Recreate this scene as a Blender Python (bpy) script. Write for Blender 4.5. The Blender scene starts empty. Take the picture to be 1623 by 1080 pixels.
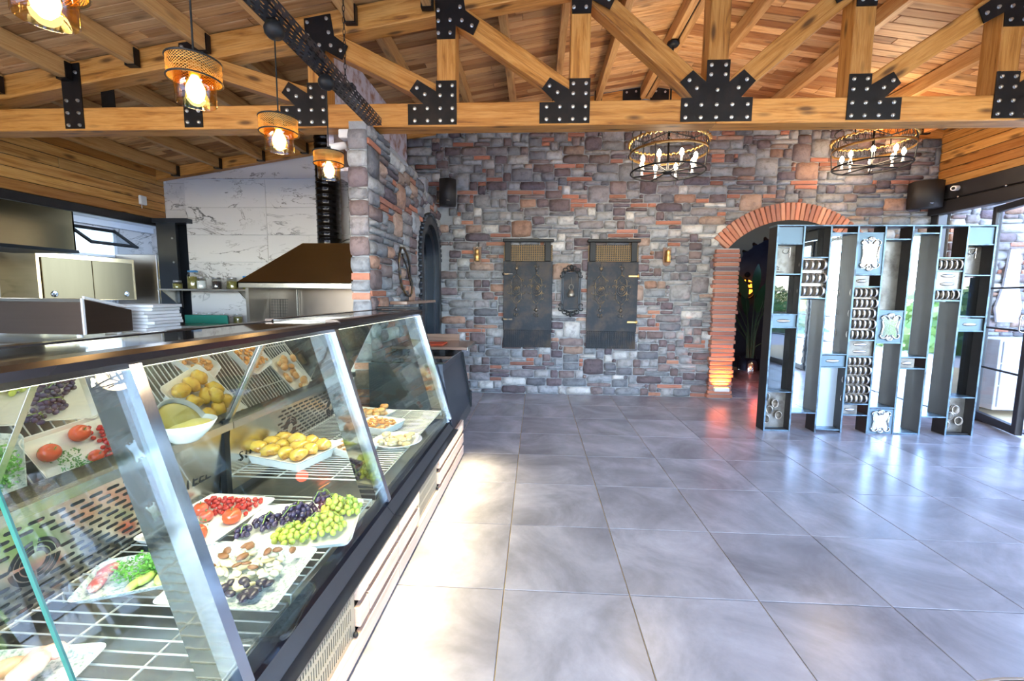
import bpy, math, random
from mathutils import Vector, Matrix, noise as mnoise
R = random.Random(7)
PI = math.pi
sc = bpy.context.scene
# ------------------------------------------------------------------ camera, sky, exposure
cd = bpy.data.cameras.new('camera'); cam = bpy.data.objects.new('camera', cd); sc.collection.objects.link(cam)
cd.sensor_width = 36; cd.lens = 692.87 / 1623 * 36; cd.clip_start = .02; cd.clip_end = 300
yaw, pitch, roll = -.0538, -.1057, .0096
cy_, sy_ = math.cos(yaw), math.sin(yaw)
F = Vector((sy_ * math.cos(pitch), cy_ * math.cos(pitch), math.sin(pitch)))
r0 = Vector((cy_, -sy_, 0)); u0 = r0.cross(F)
rt = math.cos(roll) * r0 + math.sin(roll) * u0; up = -math.sin(roll) * r0 + math.cos(roll) * u0
m = Matrix((rt, up, -F)).transposed().to_4x4(); m.translation = Vector((.1333, -5.5701, 1.4207))
cam.matrix_world = m; sc.camera = cam
W = bpy.data.worlds.new('sky'); sc.world = W; W.use_nodes = True
wn = W.node_tree.nodes; wl = W.node_tree.links; wn.clear()
wo = wn.new('ShaderNodeOutputWorld'); wb = wn.new('ShaderNodeBackground'); ws = wn.new('ShaderNodeTexSky')
ws.sky_type = 'NISHITA'; ws.sun_disc = False; ws.sun_elevation = math.radians(38); ws.sun_rotation = math.radians(200)
ws.air_density = 1.0; ws.dust_density = 1.5
wb.inputs['Strength'].default_value = 2.2
wt = wn.new('ShaderNodeMix'); wt.data_type = 'RGBA'; wt.blend_type = 'MULTIPLY'; wt.inputs[0].default_value = 1; wt.inputs[7].default_value = (.86, .95, 1.12, 1)
wl.new(ws.outputs[0], wt.inputs[6]); wl.new(wt.outputs[2], wb.inputs[0]); wl.new(wb.outputs[0], wo.inputs[0])
sc.view_settings.view_transform = 'Standard'; sc.view_settings.look = 'None'
sc.view_settings.gamma = 1; sc.view_settings.use_curve_mapping = False
sc.view_settings.exposure = 0.8
sc.cycles.max_bounces = 8; sc.cycles.transparent_max_bounces = 24; sc.cycles.sample_clamp_indirect = 4.0
COL = sc.collection
WL = {}

# ------------------------------------------------------------------ helpers
class MB:
    def __init__(s): s.v = []; s.f = []; s.sm = []; s.c = []; s.col = (1, 1, 1)
    def add(s, vs, fs, smooth=False, T=None):
        o = len(s.v)
        s.v += [tuple(T @ Vector(p)) for p in vs] if T else [tuple(p) for p in vs]
        for f in fs: s.f.append(tuple(i + o for i in f)); s.sm.append(smooth); s.c.append(s.col)
        return s
    def box(s, x0, x1, y0, y1, z0, z1, T=None):
        return s.add([(x0,y0,z0),(x1,y0,z0),(x1,y1,z0),(x0,y1,z0),(x0,y0,z1),(x1,y0,z1),(x1,y1,z1),(x0,y1,z1)],
            [(0,3,2,1),(4,5,6,7),(0,1,5,4),(1,2,6,5),(2,3,7,6),(3,0,4,7)], False, T)
    def cbox(s, x0, x1, y0, y1, z0, z1, c=.008, T=None):   # chamfered box
        X = ((x0,x1),(y0,y1),(z0,z1)); V = []; idx = {}
        for a in (0,1):
            for b in (0,1):
                for d in (0,1):
                    sg = (a,b,d)
                    for ax in range(3):
                        p = [X[k][sg[k]] + (0 if k == ax else (c if sg[k] == 0 else -c)) for k in range(3)]
                        idx[(sg,ax)] = len(V); V.append(p)
        Fc = []
        for ax in range(3):
            u, w = (ax+1)%3, (ax+2)%3
            for sd in (0,1):
                q = []
                for (a,b) in ((0,0),(1,0),(1,1),(0,1)):
                    g = [0,0,0]; g[ax]=sd; g[u]=a; g[w]=b; q.append(idx[(tuple(g),ax)])
                Fc.append(tuple(q) if sd else tuple(q[::-1]))
        for ax in range(3):
            u, w = (ax+1)%3, (ax+2)%3
            for a in (0,1):
                for b in (0,1):
                    g0=[0,0,0]; g0[u]=a; g0[w]=b; g1=list(g0); g1[ax]=1
                    g0,g1=tuple(g0),tuple(g1)
                    q=(idx[(g0,u)],idx[(g1,u)],idx[(g1,w)],idx[(g0,w)])
                    Fc.append(q if a==b else q[::-1])
        for k,(sg) in enumerate([(a,b,d) for a in (0,1) for b in (0,1) for d in (0,1)]):
            q=(idx[(sg,0)],idx[(sg,1)],idx[(sg,2)]); Fc.append(q if sum(sg)%2 else q[::-1])
        return s.add(V, Fc, False, T)
    def prism(s, pts, a, b, ax='y', T=None, smooth=False):
        # polygon pts in the other two axes, extruded from a to b along ax
        def P(p, t):
            return {'y': (p[0], t, p[1]), 'x': (t, p[0], p[1]), 'z': (p[0], p[1], t)}[ax]
        n = len(pts)
        ar = sum(pts[i][0]*pts[(i+1)%n][1]-pts[(i+1)%n][0]*pts[i][1] for i in range(n))
        if (ar < 0) ^ (ax == 'y'): pts = pts[::-1]
        vs = [P(p, a) for p in pts] + [P(p, b) for p in pts]
        fs = [tuple(range(n))[::-1], tuple(range(n, 2*n))] + [(i, (i+1)%n, n+(i+1)%n, n+i) for i in range(n)]
        return s.add(vs, fs, smooth, T)
    def tube(s, pts, r, n=6, closed=False, cap=True, T=None):
        P = [Vector(p) for p in pts]; N = len(P); vs = []; fs = []; a = None
        rr = r if isinstance(r, (list, tuple)) else [r]*N
        for i in range(N):
            if closed: t = P[(i+1)%N]-P[i-1]
            else: t = P[min(i+1,N-1)]-P[max(i-1,0)]
            t = t.normalized() if t.length > 1e-9 else Vector((0,0,1))
            if a is None:
                a = t.orthogonal().normalized()
            else:
                a = a - t*a.dot(t); a = a.normalized() if a.length > 1e-6 else t.orthogonal().normalized()
            b = t.cross(a)
            for k in range(n):
                w = 2*PI*k/n; vs.append(P[i]+(a*math.cos(w)+b*math.sin(w))*rr[i])
        for i in range(N if closed else N-1):
            j = (i+1)%N
            for k in range(n):
                fs.append((i*n+k, i*n+(k+1)%n, j*n+(k+1)%n, j*n+k))
        s.add(vs, fs, True, T)
        if cap and not closed:
            s.add(vs[:n], [tuple(range(n))[::-1]], False, T); s.add(vs[-n:], [tuple(range(n))], False, T)
        return s
    def lathe(s, prof, n=16, c=(0,0,0), T=None, smooth=True):
        vs = []; fs = []
        for r, z in prof:
            for k in range(n):
                w = 2*PI*k/n; vs.append((c[0]+r*math.cos(w), c[1]+r*math.sin(w), c[2]+z))
        for i in range(len(prof)-1):
            for k in range(n): fs.append((i*n+k, i*n+(k+1)%n, (i+1)*n+(k+1)%n, (i+1)*n+k))
        return s.add(vs, fs, smooth, T)
    def ell(s, c, r, n=10, m_=6, T=None):
        if not isinstance(r, (tuple, list)): r = (r,r,r)
        vs = [(c[0],c[1],c[2]-r[2])]; fs = []
        for i in range(1, m_):
            a = -PI/2+PI*i/m_
            for k in range(n):
                w = 2*PI*k/n; vs.append((c[0]+r[0]*math.cos(a)*math.cos(w), c[1]+r[1]*math.cos(a)*math.sin(w), c[2]+r[2]*math.sin(a)))
        vs.append((c[0],c[1],c[2]+r[2])); L = len(vs)-1
        for k in range(n): fs.append((0, 1+(k+1)%n, 1+k)); fs.append((L, L-n+k, L-n+(k+1)%n))
        for i in range(m_-2):
            for k in range(n): fs.append((1+i*n+k, 1+i*n+(k+1)%n, 1+(i+1)*n+(k+1)%n, 1+(i+1)*n+k))
        return s.add(vs, fs, True, T)
    def mesh(s, name, off=None):
        me = bpy.data.meshes.new(name)
        v = s.v if off is None else [(p[0]-off[0], p[1]-off[1], p[2]-off[2]) for p in s.v]
        me.from_pydata(v, [], s.f)
        me.polygons.foreach_set('use_smooth', s.sm)
        at = me.color_attributes.new('tint', 'FLOAT_COLOR', 'CORNER')
        d = []
        for p, c in zip(me.polygons, s.c): d += list((c[0],c[1],c[2],1))*p.loop_total
        at.data.foreach_set('color', d)
        return me

def tag(o, label=None, cat=None, group=None, kind=None):
    if label: o['label'] = label
    if cat: o['category'] = cat
    if group: o['group'] = group
    if kind: o['kind'] = kind
    return o
def link(o, parent=None, loc=(0,0,0)):
    COL.objects.link(o); o.location = loc
    if parent: o.parent = parent
    return o
def part(name, mb, mat, parent=None, origin=None):
    """mesh vertices in world (or root-local) space; the object's origin goes to its base centre, or the parent's origin"""
    if origin is None:
        if parent: origin = WL[parent]
        else:
            xs = [p[0] for p in mb.v]; ys = [p[1] for p in mb.v]; zs = [p[2] for p in mb.v]
            origin = Vector(((min(xs)+max(xs))/2, (min(ys)+max(ys))/2, min(zs)))
    origin = Vector(origin)
    o = bpy.data.objects.new(name, mb.mesh(name, origin)); o.data.materials.append(mat)
    link(o, parent, origin - (WL[parent] if parent else Vector((0,0,0)))); WL[o] = origin
    return o
def inst(name, me, mat, parent, loc, rot=(0,0,0), color=None):
    o = bpy.data.objects.new(name, me)
    if not me.materials: me.materials.append(mat)
    link(o, parent, Vector(loc) - (WL[parent] if parent else Vector((0,0,0)))); o.rotation_euler = rot; WL[o] = Vector(loc)
    if color: o.color = (*color, 1)
    return o
def empty(name, loc, label, cat, group=None, rz=0):
    o = bpy.data.objects.new(name, None); o.empty_display_size = .1
    link(o, None, loc); WL[o] = Vector(loc); o.rotation_euler = (0,0,rz)
    return tag(o, label, cat, group)
def single(name, mb, mat, label, cat, group=None):
    return tag(part(name, mb, mat), label, cat, group)
def struct(name, mb, mat, parent=None):
    o = part(name, mb, mat, parent)
    if not parent: o['kind'] = 'structure'
    return o
def dup(root, loc, rz=None, label=None):
    r = root.copy(); COL.objects.link(r); r.location = loc; WL[r] = Vector(loc)
    if rz is not None: r.rotation_euler = (0,0,rz)
    if label: r['label'] = label
    for ch in list(root.children):
        c = ch.copy(); COL.objects.link(c); c.parent = r
        for g in list(ch.children):
            d = g.copy(); COL.objects.link(d); d.parent = c
    return r

# ------------------------------------------------------------------ materials
def nt(name):
    m = bpy.data.materials.new(name); m.use_nodes = True; t = m.node_tree; t.nodes.clear()
    o = t.nodes.new('ShaderNodeOutputMaterial'); b = t.nodes.new('ShaderNodeBsdfPrincipled'); t.links.new(b.outputs[0], o.inputs[0])
    return m, t, b
def mixc(t, f, a, b, mode='MIX'):
    n = t.nodes.new('ShaderNodeMix'); n.data_type = 'RGBA'; n.blend_type = mode
    for s, k in ((f, 0), (a, 6), (b, 7)):
        if isinstance(s, (int, float)): n.inputs[k].default_value = s
        elif isinstance(s, (tuple, list)): n.inputs[k].default_value = (*s[:3], 1)
        else: t.links.new(s, n.inputs[k])
    return n.outputs[2]
def noise(t, vec, scale, detail=3, rough=.5, dist=0):
    n = t.nodes.new('ShaderNodeTexNoise'); n.inputs['Scale'].default_value = scale; n.inputs['Detail'].default_value = detail
    n.inputs['Roughness'].default_value = rough; n.inputs['Distortion'].default_value = dist
    if vec: t.links.new(vec, n.inputs['Vector'])
    return n.outputs[0]
def ramp(t, fac, stops, interp='LINEAR'):
    n = t.nodes.new('ShaderNodeValToRGB'); e = n.color_ramp.elements; n.color_ramp.interpolation = interp
    while len(e) < len(stops): e.new(.5)
    for k, (p, c) in enumerate(stops): e[k].position = p; e[k].color = (*c, 1) if len(c) == 3 else c
    t.links.new(fac, n.inputs[0]); return n.outputs[0]
def maprange(t, v, a, b, c, d):
    n = t.nodes.new('ShaderNodeMapRange')
    for k, x in enumerate((a,b,c,d)): n.inputs[k+1].default_value = x
    t.links.new(v, n.inputs[0]); return n.outputs[0]
def bump(t, b, h, st, dist=.01):
    n = t.nodes.new('ShaderNodeBump'); n.inputs['Strength'].default_value = st; n.inputs['Distance'].default_value = dist
    t.links.new(h, n.inputs['Height']); t.links.new(n.outputs[0], b.inputs['Normal'])
def mapped(t, scale, obj=True, rnd=True):
    g = t.nodes.new('ShaderNodeTexCoord') if obj else t.nodes.new('ShaderNodeNewGeometry')
    src = g.outputs['Object'] if obj else g.outputs['Position']
    if rnd:
        oi = t.nodes.new('ShaderNodeObjectInfo'); mm = t.nodes.new('ShaderNodeVectorMath'); mm.operation = 'MULTIPLY_ADD'
        cb = t.nodes.new('ShaderNodeCombineXYZ')
        for k in range(3): t.links.new(oi.outputs['Random'], cb.inputs[k])
        t.links.new(cb.outputs[0], mm.inputs[0]); mm.inputs[1].default_value = (37, 61, 23); t.links.new(src, mm.inputs[2]); src = mm.outputs[0]
    mp = t.nodes.new('ShaderNodeMapping'); mp.inputs['Scale'].default_value = scale; t.links.new(src, mp.inputs['Vector'])
    return mp.outputs[0]
def mat(name, col, rough=.5, metal=0, var=.12, vs=4, bmp=0, bs=60, emis=None, es=1, tint=False, objc=False, orand=0, spec=.5, coat=0, trans=0, dirt=None, rvar=0, st=(1,1,1), mott=0):
    m, t, b = nt(name)
    vec = mapped(t, st, obj=True, rnd=orand > 0)
    n1 = noise(t, vec, vs, 4)
    c = mixc(t, n1, [x*(1-var) for x in col], [min(1, x*(1+var)) for x in col])
    if mott:
        na = noise(t, vec, 1.7, 6, .62, .8); nb = noise(t, vec, 9, 5, .7)
        c = mixc(t, maprange(t, na, .33, .68, 0, 1), [x*(1-mott) for x in col], [x*(1+mott*.45) for x in col]); c = mixc(t, maprange(t, nb, .4, .75, 0, .35), c, [x*(1-mott) for x in col])
    if dirt:
        n2 = noise(t, vec, dirt[1], 5, .6)
        c = mixc(t, maprange(t, n2, .48, .66, 0, 1), c, dirt[0])
    if orand:
        oi = t.nodes.new('ShaderNodeObjectInfo'); v = maprange(t, oi.outputs['Random'], 0, 1, 1-orand, 1+orand)
        cb = t.nodes.new('ShaderNodeCombineXYZ')
        for k in range(3): t.links.new(v, cb.inputs[k])
        c = mixc(t, 1.0, c, cb.outputs[0], 'MULTIPLY')
    if tint:
        a = t.nodes.new('ShaderNodeAttribute'); a.attribute_name = 'tint'; c = mixc(t, 1.0, c, a.outputs[0], 'MULTIPLY')
    if objc:
        oi = t.nodes.new('ShaderNodeObjectInfo'); c = mixc(t, 1.0, c, oi.outputs['Color'], 'MULTIPLY')
    t.links.new(c, b.inputs['Base Color'])
    b.inputs['Roughness'].default_value = rough; b.inputs['Metallic'].default_value = metal
    if rvar: t.links.new(maprange(t, noise(t, vec, vs*2, 4), .3, .7, max(.03, rough-rvar), rough+rvar), b.inputs['Roughness'])
    b.inputs['Specular IOR Level'].default_value = spec; b.inputs['Coat Weight'].default_value = coat
    b.inputs['Transmission Weight'].default_value = trans
    if bmp: bump(t, b, noise(t, vec, bs, 4, .6), bmp)
    if emis: b.inputs['Emission Color'].default_value = (*emis, 1); b.inputs['Emission Strength'].default_value = es
    return m
def wood(name, light, mid, dark, rough=.45, grain=(1.2, 14, 14), knots=.6, tone=.18, tint=False, coat=0):
    m, t, b = nt(name)
    vec = mapped(t, grain)
    n1 = noise(t, vec, 1.6, 5, .62, .6); n2 = noise(t, vec, 6, 3, .5)
    c = ramp(t, n1, [(.30, dark), (.42, mid), (.56, light), (.70, mid), (.80, dark)])
    n3 = noise(t, mapped(t, (grain[0]*.6, grain[1]*3, grain[2]*3)), 2.2, 4, .7); c = mixc(t, maprange(t, n3, .52, .66, 0, .45), c, dark)
    c = mixc(t, maprange(t, n2, .35, .7, 0, .35), c, mid)
    kv = mapped(t, (2.6, 9, 9)); vo = t.nodes.new('ShaderNodeTexVoronoi'); vo.inputs['Scale'].default_value = 1.0; t.links.new(kv, vo.inputs['Vector'])
    kn = maprange(t, vo.outputs['Distance'], .09, .24, knots, 0)
    c = mixc(t, kn, c, [x*.35 for x in dark])
    oi = t.nodes.new('ShaderNodeObjectInfo'); v = maprange(t, oi.outputs['Random'], 0, 1, 1-tone, 1+tone)
    cb = t.nodes.new('ShaderNodeCombineXYZ')
    for k in range(3): t.links.new(v, cb.inputs[k])
    c = mixc(t, 1.0, c, cb.outputs[0], 'MULTIPLY')
    if tint:
        a = t.nodes.new('ShaderNodeAttribute'); a.attribute_name = 'tint'; c = mixc(t, 1.0, c, a.outputs[0], 'MULTIPLY')
        oc = t.nodes.new('ShaderNodeObjectInfo'); c = mixc(t, 1.0, c, oc.outputs['Color'], 'MULTIPLY')
    t.links.new(c, b.inputs['Base Color']); b.inputs['Roughness'].default_value = rough; b.inputs['Coat Weight'].default_value = coat
    bump(t, b, n1, .15, .004)
    return m
def glass(name, tint=(.97,1,.99), gl=.08, fres=True, rough=0.0):
    m = bpy.data.materials.new(name); m.use_nodes = True; t = m.node_tree; t.nodes.clear()
    o = t.nodes.new('ShaderNodeOutputMaterial'); mx = t.nodes.new('ShaderNodeMixShader')
    tr = t.nodes.new('ShaderNodeBsdfTransparent'); g = t.nodes.new('ShaderNodeBsdfGlossy'); g.inputs['Roughness'].default_value = rough
    cn = noise(t, mapped(t, (1,1,1)), 3, 3)
    t.links.new(mixc(t, cn, [x*.985 for x in tint], tint), tr.inputs[0])
    if fres:
        fr = t.nodes.new('ShaderNodeLayerWeight'); fr.inputs['Blend'].default_value = .5
        pw = t.nodes.new('ShaderNodeMath'); pw.operation = 'POWER'; pw.inputs[1].default_value = 4.5; t.links.new(fr.outputs['Facing'], pw.inputs[0])
        ad = t.nodes.new('ShaderNodeMath'); ad.operation = 'MULTIPLY_ADD'; ad.use_clamp = True; ad.inputs[1].default_value = .85; ad.inputs[2].default_value = gl+.02
        t.links.new(pw.outputs[0], ad.inputs[0]); t.links.new(ad.outputs[0], mx.inputs[0])
    else: mx.inputs[0].default_value = gl
    t.links.new(tr.outputs[0], mx.inputs[1]); t.links.new(g.outputs[0], mx.inputs[2]); t.links.new(mx.outputs[0], o.inputs[0])
    return m
def emit(name, col, s):
    m, t, b = nt(name)
    n = noise(t, mapped(t, (1,1,1)), 20, 2); t.links.new(mixc(t, n, col, [min(1, x*1.1) for x in col]), b.inputs['Emission Color'])
    b.inputs['Base Color'].default_value = (*col, 1); b.inputs['Emission Strength'].default_value = s
    return m

stoneM = mat('stone', (1,1,1), .85, var=.3, vs=11, bmp=1.0, bs=34, tint=True, objc=True, orand=.12, spec=.35, dirt=((.55,.55,.56), 14))
brickM = mat('brick_clay', (1,1,1), .85, var=.2, vs=12, bmp=.7, bs=50, tint=True, objc=True, orand=.14, spec=.3)
mortarM = mat('mortar', (.29,.30,.31), .95, var=.2, vs=12, bmp=.8, bs=60)
beamM = wood('pine_beam', (.58,.275,.07), (.43,.17,.028), (.16,.05,.008), .42, knots=.85, tone=.12)
purlinM = wood('pine_purlin', (.58,.34,.13), (.46,.23,.07), (.26,.11,.03), .45, knots=.5, tone=.12)
plankM = wood('pine_plank', (.60,.38,.18), (.46,.25,.095), (.22,.095,.03), .5, grain=(.7, 16, 10), knots=.6, tone=.2, tint=True)
wallplankM = wood('pine_wall_plank', (.60,.34,.11), (.46,.215,.05), (.20,.07,.012), .35, grain=(.9, 12, 12), knots=.8, tone=.16, tint=True)
slatM = wood('slat_oak', (.66,.47,.36), (.60,.41,.30), (.50,.32,.22), .45, grain=(1, 20, 20), knots=0, tone=.06)
topwoodM = wood('counter_walnut', (.22,.13,.09), (.17,.10,.07), (.10,.06,.04), .25, grain=(1, 14, 14), knots=0)
chairwoodM = wood('chair_oak', (.66,.42,.22), (.55,.33,.15), (.4,.22,.1), .4, knots=0)
tileM = mat('floor_tile_stone', (.31,.30,.325), .25, var=.0, orand=.05, spec=.5, mott=.42)
groutM = mat('grout', (.55,.42,.22), .8, var=.15, vs=8)
steelM = mat('black_steel', (.018,.017,.018), .42, .7, var=.3, vs=6, bmp=.1, bs=120, dirt=((.035,.028,.025), 5))
boltM = mat('zinc_bolt', (.55,.55,.54), .3, 1, var=.1)
blackM = mat('black_paint', (.010,.011,.013), .45, 0, var=.2, spec=.22)
bluesteelM = mat('anthracite_metal', (.035,.042,.055), .32, .5, var=.2, vs=5)
frameM = mat('charcoal_frame', (.03,.029,.032), .4, .4, var=.2)
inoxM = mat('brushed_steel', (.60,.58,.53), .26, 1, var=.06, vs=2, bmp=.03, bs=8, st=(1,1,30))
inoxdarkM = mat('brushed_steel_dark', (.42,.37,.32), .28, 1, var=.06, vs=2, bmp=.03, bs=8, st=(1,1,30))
chromeM = mat('polished_steel', (.80,.83,.86), .12, 1, var=.05)
mirrorM = mat('mirror_steel', (.86,.90,.92), .02, 1, var=.03, bmp=.05, bs=3)
finM = mat('dull_mirror_fin', (.42,.40,.34), .06, 1, var=.06, bmp=.08, bs=5)
wiresM = mat('coated_wire', (.72,.70,.66), .35, .6, var=.05)
panelgreyM = mat('case_front_grey', (.10,.10,.10), .35, .6, var=.12, vs=8)
railM = mat('case_rail', (.03,.035,.05), .15, .7, var=.1)
toprailM = mat('case_top_rail', (.045,.032,.028), .22, .6, var=.1)
ventM = mat('vent_plate', (.35,.34,.29), .4, .7, var=.08)
holeM = mat('slot_black', (.008,.009,.01), .6, var=.1)
porcM = mat('white_porcelain', (.88,.87,.84), .25, var=.03, coat=.3)
glassM = glass('clear_glass', gl=.015)
casefrontM = glass('case_glass', (.95,1,.97), gl=.03)
backdoorM = glass('case_back_mirror_glass', (.45,.47,.42), gl=.55, fres=False)
smokeM = glass('smoked_blue_glass', (.08,.16,.22), gl=.12)
doorglassM = glass('door_glass', (.93,.97,1), gl=.03)
amberM = glass('amber_glass', (1,.84,.50), gl=.05)
glassedgeM = mat('glass_edge', (.02,.12,.09), .15, var=.1, spec=.8, emis=None)
topglassM = mat('case_top_glass', (.018,.017,.018), .06, .0, var=.1, spec=.9, coat=.6)
bulbM = emit('bulb_glow', (1,.66,.24), 16)
cbulbM = emit('candle_bulb_glow', (1,.86,.62), 28)
filM = emit('led_strip', (1,.9,.65), 6)
brassM = mat('aged_brass', (.45,.28,.10), .35, .9, var=.3, vs=20)
goldM = mat('gold_rope', (.55,.34,.11), .35, .8, var=.25, vs=40)
meshM = mat('brass_mesh', (.42,.28,.11), .45, .7, var=.2)
panelmeshM = mat('dark_brass_mesh', (.12,.075,.03), .45, .5, var=.4, vs=30)
rustM = mat('patinated_iron', (.010,.014,.021), .55, .1, var=.5, vs=5, bmp=.3, bs=30, spec=.3, dirt=((.05,.036,.028), 5))
ornM = mat('iron_ornament', (.04,.038,.04), .38, .5, spec=.4, var=.3, vs=20, dirt=((.22,.14,.06), 18))
spkM = mat('speaker_grille', (.012,.012,.013), .6, var=.2, bmp=.3, bs=300)
whiteM = mat('white_plastic', (.75,.74,.74), .4, var=.04)
paperM = mat('white_carton', (.78,.79,.82), .7, var=.05)
ringM = mat('raw_steel_ring', (.50,.46,.42), .3, .95, var=.35, vs=14)
scrM = mat('screen_dark_steel', (.020,.018,.018), .5, .1, var=.4, vs=8, spec=.25)
scredgeM = mat('screen_edge_steel', (.14,.21,.27), .38, .7, var=.4, vs=14, dirt=((.06,.08,.10), 9))
scrpanM = mat('screen_grey_panel', (.11,.16,.20), .42, .5, var=.15, vs=4)
frostM = mat('frosted_panel', (.42,.50,.60), .3, .6, var=.1, vs=3)
antM = mat('antique_metal', (.20,.185,.165), .36, .7, var=.4, vs=8, bmp=.3, bs=18, dirt=((.10,.085,.07), 6))
silvM = mat('silver_relief', (.42,.41,.39), .25, 1, var=.15, vs=20)
dwallM = mat('dark_blue_plaster', (.035,.045,.065), .8, var=.4, vs=1.5, bmp=.3, bs=20, dirt=((.02,.025,.04), 3))
kwhiteM = mat('kitchen_white', (.62,.64,.68), .6, var=.05)
leafM = mat('leaf_dark', (.02,.07,.03), .35, var=.3, vs=6)
def marble():
    m, t, b = nt('white_marble')
    vec = mapped(t, (1,1,1), obj=True, rnd=True)
    def vein(sc_, w, off, dist):
        mp = t.nodes.new('ShaderNodeMapping'); mp.inputs['Location'].default_value = (off, off*.7, off*1.3); mp.inputs['Rotation'].default_value = (0, .7, 0); mp.inputs['Scale'].default_value = (.8,1,2.0)
        t.links.new(vec, mp.inputs['Vector'])
        n = noise(t, mp.outputs[0], sc_, 6, .62, dist)
        a = t.nodes.new('ShaderNodeMath'); a.operation = 'SUBTRACT'; t.links.new(n, a.inputs[0]); a.inputs[1].default_value = .5
        a2 = t.nodes.new('ShaderNodeMath'); a2.operation = 'ABSOLUTE'; t.links.new(a.outputs[0], a2.inputs[0])
        v = maprange(t, a2.outputs[0], 0, w, 1, 0)
        mk = maprange(t, noise(t, mp.outputs[0], sc_*1.1, 2), .45, .55, 0, 1)
        q = t.nodes.new('ShaderNodeMath'); q.operation = 'MULTIPLY'; t.links.new(v, q.inputs[0]); t.links.new(mk, q.inputs[1]); return q.outputs[0]
    c = mixc(t, vein(.7, .016, 3, 1.5), (.60,.575,.56), (.07,.065,.06))
    c = mixc(t, vein(1.3, .011, 11, 1.2), c, (.16,.14,.125))
    t.links.new(c, b.inputs['Base Color']); b.inputs['Roughness'].default_value = .22
    return m
marbleM = marble()
unitM = mat('steel_reflected_brown', (.30,.22,.18), .3, 1, var=.06, vs=2, bmp=.03, bs=8, st=(1,1,30))  # brown of the mirrored surroundings is put into the steel colour
hoodM = mat('steel_reflected_wood', (.48,.36,.20), .22, 1, var=.06, vs=2, bmp=.03, bs=8, st=(1,1,30))  # golden tint imitates wood reflected in the steel
cabM = mat('steel_reflected_dark', (.12,.09,.05), .36, 1, var=.10, vs=1.5, bmp=.05, bs=4, st=(1,8,1))  # dark golden reflections are painted in through this tint
pinkM = mat('veined_panel', (.62,.58,.64), .4, var=.1, vs=3, dirt=((.30,.14,.08), 9))

# ------------------------------------------------------------------ setting
RX = 1.54
def zr(x): return 4.18 - .155*abs(x-RX)
SL = math.atan(.155)
YB = .63; XL = -5.25; XR = 5.35; YF = -9.6
GREY = [(.30,.30,.31),(.24,.25,.27),(.37,.36,.36),(.19,.19,.21),(.31,.32,.34),(.27,.25,.26)]
PURP = [(.17,.13,.14),(.20,.15,.15),(.15,.12,.14),(.23,.18,.175)]
TAN = [(.38,.23,.17),(.36,.26,.21),(.42,.29,.23)]
ORB = [(.42,.17,.11),(.38,.16,.11),(.44,.21,.14),(.34,.15,.11)]
LITE = [(.55,.54,.53),(.60,.58,.55)]
def stonecol(rr, h):
    k = rr.random()
    c = rr.choice(GREY) if k < .58 else rr.choice(PURP) if k < .87 else rr.choice(TAN) if k < .92 else rr.choice(LITE)
    return c
_sv = {}
def stone_mesh(w, h, var, brick):
    key = (w, h, var, brick)
    if key in _sv: return _sv[key]
    rr = random.Random(hash((w, h, var)) & 0xffff); b = MB()
    nx, nz = 4, 3; hw, hh = w/2, h/2; dep = .0 if brick else .0; vs = []; fs = []
    e = .006 if brick else .014
    # front grid (facing -y), local x,z; origin on the wall plane
    for j in range(nz+1):
        for i in range(nx+1):
            x = -hw+w*i/nx; z = -hh+h*j/nz
            edge = (i in (0,nx)) or (j in (0,nz)); corner = (i in (0,nx)) and (j in (0,nz))
            if corner:
                x *= 1-(.02 if brick else .10)*rr.random()-.01; z *= 1-(.02 if brick else .14)*rr.random()-.01
            elif edge:
                x += rr.uniform(-1,1)*(.002 if brick else .007)*(1 if j in (0,nz) else .8); z += rr.uniform(-1,1)*(.001 if brick else .005)
            y = -(.018 if brick else .022) - (0 if edge else rr.uniform(.004, .012 if brick else .03))
            vs.append((x, y, z))
    nv = (nx+1)*(nz+1)
    for j in range(nz):
        for i in range(nx):
            a = j*(nx+1)+i; fs.append((a, a+1, a+nx+2, a+nx+1))
    ring = [i for i in range(nx+1)] + [(j*(nx+1)+nx) for j in range(1, nz+1)] + [nz*(nx+1)+i for i in range(nx-1, -1, -1)] + [j*(nx+1) for j in range(nz-1, 0, -1)]
    for i in ring: vs.append((vs[i][0]*1.01, .004, vs[i][2]*1.01))
    n = len(ring)
    for k in range(n): fs.append((ring[k], nv+k, nv+(k+1)%n, ring[(k+1)%n]))
    b.add(vs, fs, not brick); me = b.mesh('brick' if brick else 'stone'); _sv[key] = me
    _sv[key] = (me, b); return _sv[key]
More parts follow.
